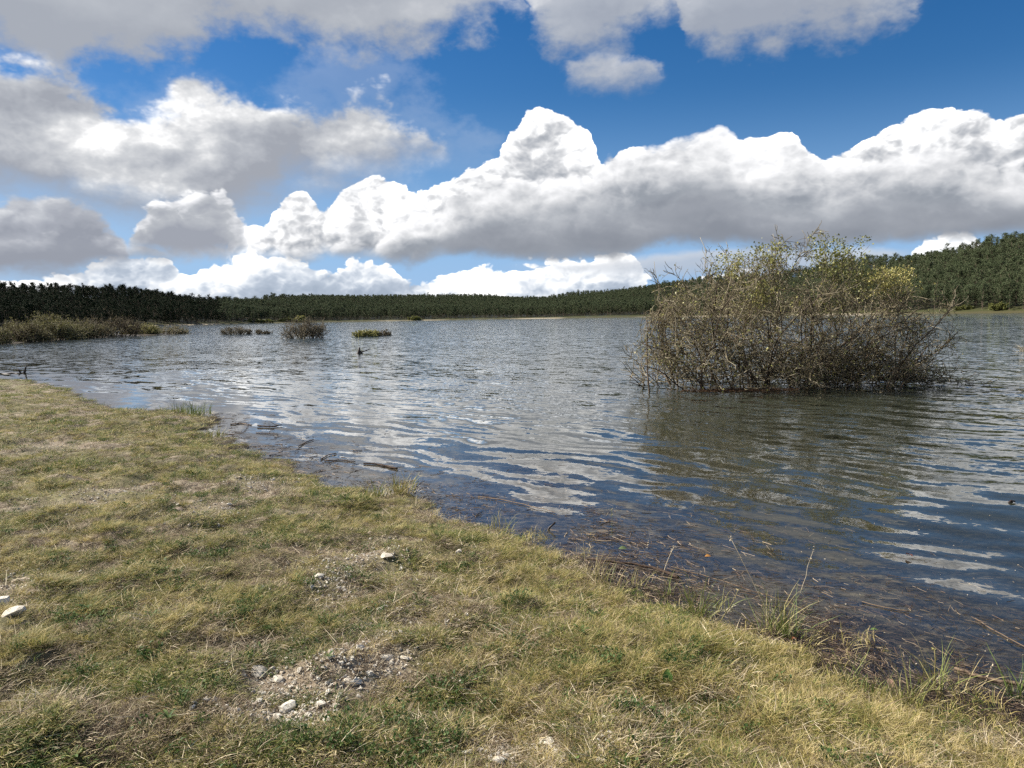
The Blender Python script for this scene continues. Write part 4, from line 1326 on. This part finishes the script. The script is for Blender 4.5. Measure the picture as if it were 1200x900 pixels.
    V, F, tn = joinV([tubes(grow(S, Dd, rng.uniform(0.04, 0.16, n), 2, 0.2, 0, rng), np.full(n, 0.004), np.full(n, 0.003), 3, rng.uniform(0.2, 1, n))])
    m_rust = mat_tone('rusty_litter', [(0, (0.08, 0.045, 0.025)), (1, (0.27, 0.16, 0.09))], 0.8, 0.2)
    props(obj('floating_litter', mesh_np('floating_litter', V, F, m_rust, {'tone': tn})), 'rusty brown raft of plant litter floating at the hawthorn foot', 'litter', kind='stuff')


hawthorn()

# =====================================================================
# STONES
# =====================================================================

def stone_mesh(rng, sub=2):
    import bmesh
    bm = bmesh.new(); bmesh.ops.create_icosphere(bm, subdivisions=sub, radius=1.0)
    pl = [norm(rng.normal(0, 1, 3)) for _ in range(11)]; hh = rng.uniform(0.38, 0.72, 11)
    for v in bm.verts:
        c = np.array(v.co)
        for q, h in zip(pl, hh):
            e = c @ q
            if e > h: c = c - q * (e - h)
        c = c * (1 + rng.normal(0, 0.05))
        v.co = c * np.array([1.0, 0.8, 0.5])
    ext = [max(abs(v.co[i]) for v in bm.verts) for i in range(3)]
    for v in bm.verts:
        v.co = [v.co[i] / ext[i] * (1.0, 0.78, 0.5)[i] for i in range(3)]
    me = bpy.data.meshes.new('stone'); bm.to_mesh(me); bm.free(); me.materials.append(M_STONE)
    return me


rk = R(55)
stone_me = [stone_mesh(rk) for _ in range(8)]


def put_stone(px, py, wpx, label, group=None, mesh=None, rise=0.10, name='stone'):
    z = 0.12
    for _ in range(4):
        p = at(px, py, z); z = float(ground_z(p[:1], p[1:2])[0])
    s = wpx / F_PX * math.hypot(p[0], p[1], EYE - z) * 0.43
    me = mesh if mesh is not None else stone_me[rk.randint(0, 8)]
    o = obj(name, me, loc=(p[0], p[1], z + s * rise))
    o.scale = (s * 1.12, s * rk.uniform(0.95, 1.25), s * rk.uniform(0.8, 1.2))
    o.rotation_euler = (rk.normal(0, .10), rk.normal(0, .10), rk.uniform(0, 6.28))
    return props(o, label, 'stone', group)


for px, py, wpx, lab in big:
    put_stone(px, py, wpx, lab)
PN = ['around the largest white stone', 'in the rubble strip right of the rough lump', 'at the upper end of the rubble strip', 'around the angular white stone by the bottom edge', 'beside the grey white block at the bottom edge', 'around the chalky stone at the left edge']
for (c, a, b), pn_ in zip(bare[:6], PN):
    for _ in range(24):
        q = c[:2] + rk.normal(0, 0.72, 2) * (a, b)
        if near_sd(q[:1], q[1:2])[0] < 0.1: continue
        z = float(ground_z(q[:1], q[1:2])[0]); s = float(np.exp(rk.normal(-4.35, 0.32)))
        o = obj('pebble', stone_me[rk.randint(0, 8)], loc=(q[0], q[1], z + s * 0.30)); o.scale = (s * rk.uniform(0.8, 1.4), s, s * rk.uniform(0.6, 1.1)); o.rotation_euler = (rk.uniform(-.7, .7), rk.uniform(-.7, .7), rk.uniform(0, 6))
        props(o, 'small pale pebble lying ' + pn_, 'pebble', 'loose pebbles ' + pn_)
# fine gravel
n = 9000
ci = rk.randint(0, len(bare), n)
cc = np.array([b_[0][:2] for b_ in bare])[ci]; ab = np.array([[b_[1], b_[2]] for b_ in bare])[ci]
q = cc + rk.normal(0, 0.80, (n, 2)) * ab
q = q[near_sd(q[:, 0], q[:, 1]) > 0.05]
P, rot = place(rk, q[:, 0], q[:, 1], 0.6)
P[:, 2] += 0.004
scatter('gravel', [stone_mesh(rk, 1) for _ in range(4)], P, np.exp(rk.normal(-5.15, 0.45, len(P))), rot, rk.randint(0, 4, len(P)), 'fine pale gravel in the worn patches of grass', 'gravel')

# =====================================================================
# DRIFTWOOD, STICKS AND DEBRIS
# =====================================================================

def stick(name, pxs, r0, r1, label, z=0.01, mat=None, seed=1, cat='driftwood', group=None, knots=0, arch=0.0, sides=6):
    rng = R(seed)
    pts = np.array([at(a, b, z) for a, b in pxs])
    if len(pts) > 2 or True:
        d = np.concatenate([[0], np.cumsum(np.linalg.norm(np.diff(pts, axis=0), axis=1))])
        m_ = max(8, len(pts) * 3)
        tt = np.linspace(0, d[-1], m_)
        pts = np.stack([np.interp(tt, d, pts[:, i]) for i in range(3)], -1)
        L = d[-1]
        w = np.cumsum(rng.normal(0, L * 0.012, pts.shape), 0); w[:, 2] *= 0.3; w -= w[:1]
        pts = pts + w
        pts[:, 2] = z + arch * np.sin(np.linspace(0, math.pi, m_)) + rng.normal(0, r0 * 0.15, m_)
    org = pts[0].copy(); org[2] = 0
    o = empty(name, tuple(org))
    prof = np.linspace(r0, r1, len(pts)) * rng.uniform(0.85, 1.15, len(pts))
    V, F, tn, cp = tubes((pts - org)[None], np.array([r0]), np.array([r1]), sides, np.array([rng.uniform(0, 1)]))
    V = V + rng.normal(0, r0 * 0.10, V.shape)
    obj('shaft', mesh_np('shaft', V, [F, cp], mat or M_DRIFT, {'tone': tn}, True), o)
    if knots:
        i = rng.randint(1, len(pts) - 1, knots)
        S = (pts - org)[i]
        P = grow(S, np.stack([rng.normal(0, 1, knots), rng.normal(0, 1, knots), rng.uniform(0, 0.8, knots)], -1), rng.uniform(3, 14, knots) * r0, 3, 0.3, 0, rng)
        for p_ in P:
            V, F, tn, cp = tubes(p_[None], np.array([r0 * 0.35]), np.array([r0 * 0.15]), 4, np.array([0.5]))
            obj('side_twig', mesh_np('side_twig', V, [F, cp], mat or M_DRIFT, {'tone': tn}), o)
    return props(o, label, cat, group)


stick('drift_branch', [(688, 655), (720, 657), (745, 659), (768, 664), (788, 671), (801, 676)], 0.007, 0.012, 'thickest dark wet branch lying along the near margin', 0.014, seed=2, knots=5)
stick('drift_branch', [(426, 543), (440, 543), (455, 546), (467, 549)], 0.008, 0.014, 'dark drift branch floating off the small inlet', 0.012, seed=3, knots=3)
stick('drift_branch', [(380, 540), (400, 539), (415, 541)], 0.008, 0.006, 'thin red brown branch left of the drift branch off the inlet', 0.010, seed=4, knots=3)
stick('drift_branch', [(376, 538), (386, 533), (396, 531)], 0.009, 0.006, 'short reddish stick crossing the end of the thin red brown branch', 0.012, seed=5)
stick('drift_branch', [(350, 523), (357, 519), (366, 515)], 0.010, 0.006, 'slanting dark stick left of the short reddish stick', 0.012, seed=6)
stick('drift_branch', [(786, 664), (805, 668), (830, 674), (860, 681), (890, 690), (930, 700), (950, 712)], 0.0030, 0.0024, 'long thin reddish stick running right from the thickest wet branch', 0.010, seed=7, knots=6)
stick('drift_branch', [(1119, 783), (1140, 790), (1165, 796), (1190, 800), (1215, 806)], 0.008, 0.010, 'brown half sunk log by the lower right margin', 0.008, seed=8, knots=3)
stick('drift_branch', [(1143, 725), (1170, 740), (1200, 757), (1225, 770)], 0.0035, 0.003, 'thin pale reed stalk floating at the right picture edge', 0.006, mat=M_STRAW, seed=9)
stick('drift_branch', [(302, 499), (318, 500), (330, 498)], 0.016, 0.008, 'dark knotty drift branch, farthest of those off the bank', 0.02, seed=10, knots=5)
stick('drift_branch', [(270, 497), (285, 496), (297, 498)], 0.011, 0.007, 'dark drift branch just left of the knotty farthest one', 0.012, seed=11, knots=3)
stick('drift_branch', [(300, 507), (314, 508), (326, 509)], 0.008, 0.006, 'pale brown stick just below the knotty farthest drift branch', 0.012, seed=12, knots=2)
stick('drift_branch', [(28, 451), (38, 450), (48, 450)], 0.03, 0.015, 'dark low branch in the water by the far left shore', 0.01, seed=13, knots=2)
stick('drift_branch', [(1010, 705), (1040, 712), (1065, 716)], 0.0035, 0.003, 'thin tan stalk afloat over the dark debris on the right', 0.006, mat=M_STRAW, seed=14)
stick('drift_branch', [(560, 582), (590, 585), (620, 592), (655, 600)], 0.0045, 0.003, 'dark wavy stick in shallow water off the grass point', 0.010, seed=15, knots=6)


def snag(px, py, segs, r, label, seed, cat='branch', name='snag'):
    "a branch that sticks up out of the water: segs are pixel offsets"
    b = at(px, py); d = b[1]; k = np.hypot(b[0], b[1]) / F_PX
    o = empty(name, (b[0], b[1], 0))
    for i, (pl, r0, r1) in enumerate(segs):
        P = np.array([[u * k, 0.3 * k * (j % 2), -v * k] for j, (u, v) in enumerate(pl)])[None]
        V, F, tn, cp = tubes(P, np.array([r0]), np.array([r1]), 5, np.array([0.2]))
        obj('limb' if i else 'stub', mesh_np('limb', V, [F, cp], M_DEBRIS if cat != 'post' else M_DRIFT, {'tone': tn * 0 + 0.25}), o)
    return props(o, label, cat)


snag(420, 414, [([(0, 2), (0.5, -2), (1.5, -7)], 0.12, 0.03), ([(0, -1), (6, -2), (14, -5)], 0.04, 0.02), ([(-2, 1), (2, -2), (5, 1)], 0.07, 0.05)], 1, 'black forked snag poking out of open water at the left of centre', 1)
snag(28, 437, [([(0, 1), (1.5, -4), (3, -8)], 0.05, 0.012), ([(-3, 1), (-5, -3), (-6, -4)], 0.04, 0.012), ([(-22, 1), (-12, 0), (-4, 1), (2, -1)], 0.04, 0.02)], 1, 'small forked dead branch at the far left water edge', 2)
snag(642, 621, [([(-1, 3), (2, -3), (9, -9)], 0.010, 0.008)], 1, 'short dark leaning stake at the water edge in the middle', 3)
snag(1185, 589, [([(-3, 1), (0, -2), (4, -1)], 0.012, 0.006), ([(0, -1), (3, 2), (6, 1)], 0.008, 0.004)], 1, 'tiny brown twig knot floating near the right picture edge', 4)

# drifting debris along the margin
def debris(name, n, seed, dmin, dmax, bias, zf, label, tone, ln=(0.012, 0.085), rr=0.0012, azr=(-40, 40), rmax=20, align=0.6, dens=None):
    rng = R(seed)
    x, y, r = candidates(rng, n, 2.2, rmax, *azr)
    s = near_sd(x, y)
    kp = (-s > dmin) & (-s < dmax) & (rng.uniform(0, 1, n) < np.exp(-(-s - dmin) / bias)) & (fbm(x, y, 2.4, 3, seed) + rng.uniform(-0.14, 0.14, n) > 0.44)
    x, y, r, s = x[kp], y[kp], r[kp], s[kp]
    n = len(x)
    e = 0.05
    gxx = (near_sd(x + e, y) - s); gyy = (near_sd(x, y + e) - s)
    th = np.arctan2(gyy, gxx) + math.pi / 2 + rng.normal(0, align, n)
    z = zf(x, y, rng)
    S = np.stack([x, y, z], -1)
    Dd = np.stack([np.cos(th), np.sin(th), rng.normal(0, 0.02, n)], -1)
    sc = np.clip(r / 5, 0.8, 2.5)
    P = grow(S, Dd, rng.uniform(*ln, n) * sc, 3, 0.14, 0, rng)
    P[..., 2] = z[:, None] + (P[..., 2] - z[:, None]) * 0.25
    tn = rng.uniform(0, 1, n) ** 1.6 * (tone[1] - tone[0]) + tone[0]
    rad_ = rr * rng.uniform(0.5, 1.5, n) * sc
    V, F, t_ = joinV([tubes(P, rad_, rad_ * 0.7, 3, tn)])
    props(obj(name, mesh_np(name, V, F, M_DEBRIS, {'tone': t_})), label, 'debris', kind='stuff')


debris('floating_debris', 110000, 88, -0.10, 2.4, 0.50, lambda x, y, g: 0.002 + np.abs(g.normal(0, 0.004, len(x))), 'dark twigs and reed bits washed up along the waterline', (0.0, 0.85), rmax=16)
debris('floating_debris', 150000, 89, -0.15, 1.5, 0.36, lambda x, y, g: 0.004 + np.abs(g.normal(0, 0.006, len(x))), 'matted dark reed litter over the shallow margin at lower right', (0.0, 0.92), rmax=7, azr=(4, 40), ln=(0.02, 0.13), rr=0.0016)
debris('sunken_debris', 40000, 90, 0.0, 5.0, 2.6, lambda x, y, g: ground_z(x, y) + 0.006, 'sunken stalks and rotting litter seen through the shallow water', (0.3, 1.0), rmax=14, ln=(0.02, 0.12), rr=0.0022, align=1.0)

# floating flecks: pale leaf scraps on and under the surface
rl = R(66)
x, y, r = candidates(rl, 2600, 3.2, 15, -10, 40)
s = near_sd(x, y); kp = (s < -0.15) & (s > -5) & (rl.uniform(0, 1, len(x)) < 0.35)
x, y = x[kp], y[kp]
C = np.stack([x, y, np.full(len(x), 0.0035)], -1)
V, F, tn = leaves(C, 0.013, rl, 0.5, 12.0)
V[:, 2] = np.clip(V[:, 2], 0.002, 0.006)
props(obj('leaf_scraps', mesh_np('leaf_scraps', V, [F], M_STRAW, {'tone': tn})), 'pale leaf scraps floating over the shallow water', 'leaf litter', kind='stuff')

# =====================================================================
# REED TUFTS, STALKS, WEEDS
# =====================================================================

def tuft(px, py, n, h, spread, label, seed, tone=(0.0, 0.8), lean=0.25, width=0.005, z=None, name='grass_tuft', curl=0.22, group=None, cat='grass tuft'):
    rng = R(seed)
    p = at(px, py, 0.0)
    if z is None: z = max(float(ground_z(p[:1], p[1:2])[0]), -0.02)
    o = empty(name, (p[0], p[1], z))
    m1 = int(max(3, n) * 1.5); h = h * 1.3
    V, q, tn, tr = blades(rng, m1, spread, h, 0.45, lean, curl, width, tone[0], tone[1], 4)
    obj('blades', mesh_np('blades', V, [q, tr], M_REED, {'tone': tn}), o)['kind'] = 'stuff'
    # dead sheaths round the foot
    V, q, tn, tr = blades(rng, m1 // 2 + 2, spread * 1.3, h * 0.45, 0.5, 0.9, 0.3, width * 0.8, 0.8, 1.0, 3)
    obj('dead_blades', mesh_np('dead_blades', V, [q, tr], M_STRAW, {'tone': tn}), o)['kind'] = 'stuff'
    return props(o, label, cat, group)


T = [(700, 682, 40, 0.16, 0.10, 'pale straw tuft behind the thickest wet branch end', (0.5, 1.0)),
     (715, 692, 30, 0.12, 0.09, 'green and straw tuft left of the leaning yellow stalks', (0.1, 0.9)),
     (745, 690, 18, 0.12, 0.07, 'sparse pale tuft just below the thickest wet branch', (0.4, 1.0)),
     (778, 700, 16, 0.13, 0.05, 'short blue green tuft beside the leaning yellow stalks', (0.0, 0.4)),
     (818, 722, 42, 0.17, 0.07, 'green tuft where the leaning yellow stalks cross', (0.0, 0.7)),
     (846, 712, 14, 0.12, 0.05, 'thin green tuft between the two larger tufts', (0.1, 0.6)),
     (906, 742, 60, 0.22, 0.09, 'tallest yellow green tuft at the corner of the bank', (0.2, 0.9)),
     (925, 748, 16, 0.20, 0.04, 'bright green blades leaning right beside the tallest tuft', (0.0, 0.4)),
     (995, 800, 10, 0.14, 0.04, 'pair of pale green blades, leftmost in the lower right margin', (0.1, 0.7)),
     (1010, 815, 16, 0.11, 0.06, 'low broad green tuft near the lower right margin', (0.0, 0.4)),
     (1028, 812, 10, 0.10, 0.04, 'small green shoots in the middle of the lower right margin', (0.0, 0.5)),
     (1064, 828, 40, 0.15, 0.06, 'dense yellow green tuft, largest in the lower right margin', (0.2, 0.7)),
     (1094, 805, 24, 0.17, 0.06, 'pale upright tuft with one tall blade, lower right margin', (0.3, 0.8)),
     (1108, 812, 12, 0.09, 0.05, 'orange tinted shoots right of the tuft with one tall blade', (0.8, 1.0)),
     (1130, 812, 12, 0.15, 0.05, 'curved pale stalks leaning right by the half sunk log', (0.5, 1.0)),
     (1193, 816, 24, 0.17, 0.04, 'bright green blades at the right picture edge', (0.0, 0.35)),
     (470, 580, 50, 0.16, 0.14, 'pale grass tuft on the point of the small inlet', (0.3, 0.9)),
     (440, 588, 40, 0.15, 0.14, 'olive grass tuft left of the small inlet', (0.1, 0.8)),
     (232, 487, 60, 0.18, 0.25, 'fresh green grass at the tip of the upper bank', (0.0, 0.25)),
     (208, 485, 60, 0.18, 0.35, 'fresh green grass fringe just left of the bank tip', (0.0, 0.3)),
     (250, 512, 40, 0.12, 0.18, 'low green grass growing out of the shallows below the bank tip', (0.2, 0.8)),
     (585, 622, 40, 0.12, 0.12, 'yellow green tuft on the grass point in the middle', (0.2, 0.8))]
for i, (px, py, n, h, sp, lab, tn) in enumerate(T):
    tuft(px, py, n, h, sp, lab, 300 + i, tn, width=0.0052 if py > 600 else 0.011)


def stalk(pts, r, label, mat=M_STRAW, seed=0, zs=None, cat='stalk', tone=0.8):
    "tall single stem: foot pixel and top pixel, standing upright at the foot"
    (fx, fy), (tx, ty) = pts
    b = at(fx, fy, 0.0); z0 = max(float(ground_z(b[:1], b[1:2])[0]), -0.03)
    d = ray(tx, ty); t = b[1] / d[1]
    e = np.array([d[0] * t, b[1], EYE + d[2] * t])
    s_ = np.array([b[0], b[1], z0])
    tt = np.linspace(0, 1, 6)[:, None]
    rng = R(seed)
    P = s_ * (1 - tt) + e * tt + rng.normal(0, 0.003, (6, 3)) - s_
    P[0] = (0, 0, 0)
    o = empty('dry_stalk', tuple(s_))
    V, F, tn, cp = tubes(P[None], np.array([r]), np.array([r * 0.5]), 4, np.array([tone]))
    obj('stem', mesh_np('stem', V, [F, cp], mat, {'tone': tn}), o)
    C = np.repeat(P[-2:], 7, 0) + rng.normal(0, 0.004, (14, 3))
    V, F, tn = leaves(C, 0.014, rng, 0.4, 0.5)
    obj('seed_head', mesh_np('seed_head', V, [F], mat, {'tone': tn * 0.3 + 0.6}), o)
    return props(o, label, cat)


stalk(((912, 738), (856, 630)), 0.0022, 'tallest straw stalk leaning left over the water from the tallest tuft')
stalk(((866, 700), (835, 720)), 0.0018, 'broken straw stalk left of the tallest tuft', seed=3)
stalk(((838, 732), (792, 706)), 0.003, 'yellow stalk leaning left into the crossing tuft', seed=4, mat=M_REED, tone=0.6)
stalk(((842, 730), (866, 692)), 0.003, 'yellow stalk bent right from the crossing tuft', seed=5, mat=M_REED, tone=0.6)
stalk(((938, 690), (953, 645)), 0.002, 'thin straw stalk standing alone in water right of the reddish stick', seed=6)
stalk(((717, 625), (717, 597)), 0.002, 'short green stalk standing in water above the thickest wet branch', seed=7, mat=M_REED, tone=0.3)
stalk(((908, 870), (908, 800)), 0.0022, 'pale upright seed stalk in the taller grass near the bottom', seed=8)
stalk(((775, 672), (790, 640)), 0.0025, 'pale stalk rising behind the thickest wet branch', seed=9)
stalk(((750, 655), (760, 635)), 0.002, 'short dark stalk behind the thickest wet branch', seed=10, tone=0.3)
stalk(((1096, 808), (1096, 762)), 0.0035, 'single tall pale blade in the lower right margin', seed=11, mat=M_REED, tone=0.7)
stalk(((1140, 815), (1162, 782)), 0.002, 'slanting straw stalk in front of the half sunk log', seed=12)
stalk(((700, 660), (712, 690)), 0.002, 'short dry stalk in the pale straw tuft', seed=13)


def weed(px, py, n, ln, label, seed, wd=0.3, tone=(0.3, 0.9), up=0.45):
    rng = R(seed); z = 0.15
    for _ in range(4):
        p = at(px, py, z); z = float(ground_z(p[:1], p[1:2])[0]) + 0.02
    o = empty('weed', (p[0], p[1], z - 0.01))
    for i in range(n):
        a = 6.283 * i / n + rng.uniform(-0.3, 0.3); L = ln * rng.uniform(0.7, 1.15)
        m_ = 5
        s_ = np.linspace(0, 1, m_)
        rad_ = s_ * L; zz = up * L * np.sin(s_ * 1.9) * rng.uniform(0.7, 1.3)
        w = wd * L * np.sin(np.clip(s_ * 0.92 + 0.06, 0, 1) * math.pi) ** 0.7 * 0.5
        c, sn_ = math.cos(a), math.sin(a)
        V = []
        for j in range(m_):
            for sg in (-1, 0, 1):
                V.append((rad_[j] * c - sg * w[j] * sn_, rad_[j] * sn_ + sg * w[j] * c, zz[j] + abs(sg) * w[j] * 0.35))
        V = np.array(V)
        Fq = [[j * 3 + k, j * 3 + k + 1, j * 3 + k + 4, j * 3 + k + 3] for j in range(m_ - 1) for k in (0, 1)]
        obj('leaf', mesh_np('leaf', V, [np.array(Fq)], M_HERB, {'tone': np.full(len(V), rng.uniform(*tone))}), o)
    return props(o, label, 'weed')


for i, w in enumerate([(85, 880, 7, 0.055, 'broad leaved green weed nearest the lower left corner'), (197, 838, 6, 0.045, 'small pale green rosette left of the largest white stone'),
                       (100, 712, 9, 0.05, 'dark green leafy weed above the left tussocks'), (118, 718, 9, 0.045, 'dark green leafy weed just right of its twin near the left edge'),
                       (178, 722, 6, 0.05, 'upright green weed in the left of the bank'), (610, 768, 6, 0.05, 'green weed in yellowish grass right of centre'),
                       (735, 822, 8, 0.06, 'dark leafy weed in the taller grass right of centre'), (755, 830, 7, 0.05, 'dark leafy weed right behind the single upright leaf'),
                       (545, 840, 6, 0.035, 'small green rosette left above the angular white stone'), (440, 735, 7, 0.04, 'small dark weed above the rubble strip'),
                       (385, 772, 6, 0.035, 'small green weed between the rough lump and the rubble'), (680, 738, 6, 0.05, 'green weed under the curved brown twig near the shore grass'),
                       (1020, 802, 4, 0.05, 'pointed green leaf plant in the lower right margin'), (790, 745, 6, 0.04, 'green weed at the edge of the shore grass'), (60, 495, 6, 0.1, 'grey green weed high on the left bank'),
                       (430, 875, 7, 0.035, 'small green plant low in the middle of the bottom edge'), (22, 745, 6, 0.035, 'small green weed under the chalky stone')]):
    weed(*w, 500 + i)


def single_leaf(px, py, L, label, colr, seed, z=None, up=0.0):
    rng = R(seed); zz = 0.12
    for _ in range(4):
        p = at(px, py, zz); zz = max(float(ground_z(p[:1], p[1:2])[0]), 0.004) + 0.012
    m_, t, out = new_mat('fallen_leaf')
    n = t.noise(t.node('ShaderNodeTexCoord', 'Object'), 90, 3)
    bsdf(t, out, t.mix(n, colr, tuple(c * 0.5 for c in colr)), 0.6, 0.3, trans=0.2)
    s_ = np.linspace(0, 1, 6); V = []
    for q in s_:
        w = 0.33 * L * math.sin(min(1, q * 0.94 + 0.03) * math.pi) ** 0.8
        for sg in (-1, 0, 1):
            V.append((q * L, sg * w, abs(sg) * w * 0.3 + 0.12 * L * math.sin(q * 3)))
    F = [[j * 3 + k, j * 3 + k + 1, j * 3 + k + 4, j * 3 + k + 3] for j in range(5) for k in (0, 1)]
    o = obj('leaf', mesh_np('leaf', np.array(V), [np.array(F)], m_), loc=(p[0], p[1], zz)); o.rotation_euler = (rng.normal(0, .2), -up, rng.uniform(0, 6.28))
    props(o, label, 'leaf')


single_leaf(826, 652, 0.045, 'orange leaf on the floating sticks off the bank corner', (0.55, 0.26, 0.07), 1)
single_leaf(934, 748, 0.035, 'reddish orange leaf on the wet margin by the tallest tuft', (0.48, 0.18, 0.08), 2)
single_leaf(1069, 652, 0.06, 'dull pink leaf floating in water on the right', (0.30, 0.13, 0.09), 3)
single_leaf(1020, 738, 0.04, 'green leaf floating over dark debris on the right', (0.12, 0.20, 0.05), 4)
single_leaf(782, 812, 0.07, 'single upright bright green leaf in the taller grass', (0.10, 0.20, 0.04), 5, up=1.2)
single_leaf(670, 893, 0.06, 'bright green blade shaped leaf at the bottom edge', (0.16, 0.27, 0.06), 6, up=0.7)
single_leaf(725, 643, 0.06, 'pale green leaf floating just behind the thickest wet branch', (0.14, 0.19, 0.07), 7)
single_leaf(1045, 806, 0.05, 'pinkish dry leaf standing between green shoots at lower right', (0.45, 0.28, 0.2), 8, up=0.5)
single_leaf(215, 600, 0.10, 'curled pale brown leaf on the upper left bank', (0.55, 0.42, 0.30), 9, up=0.3)
print('scene built')
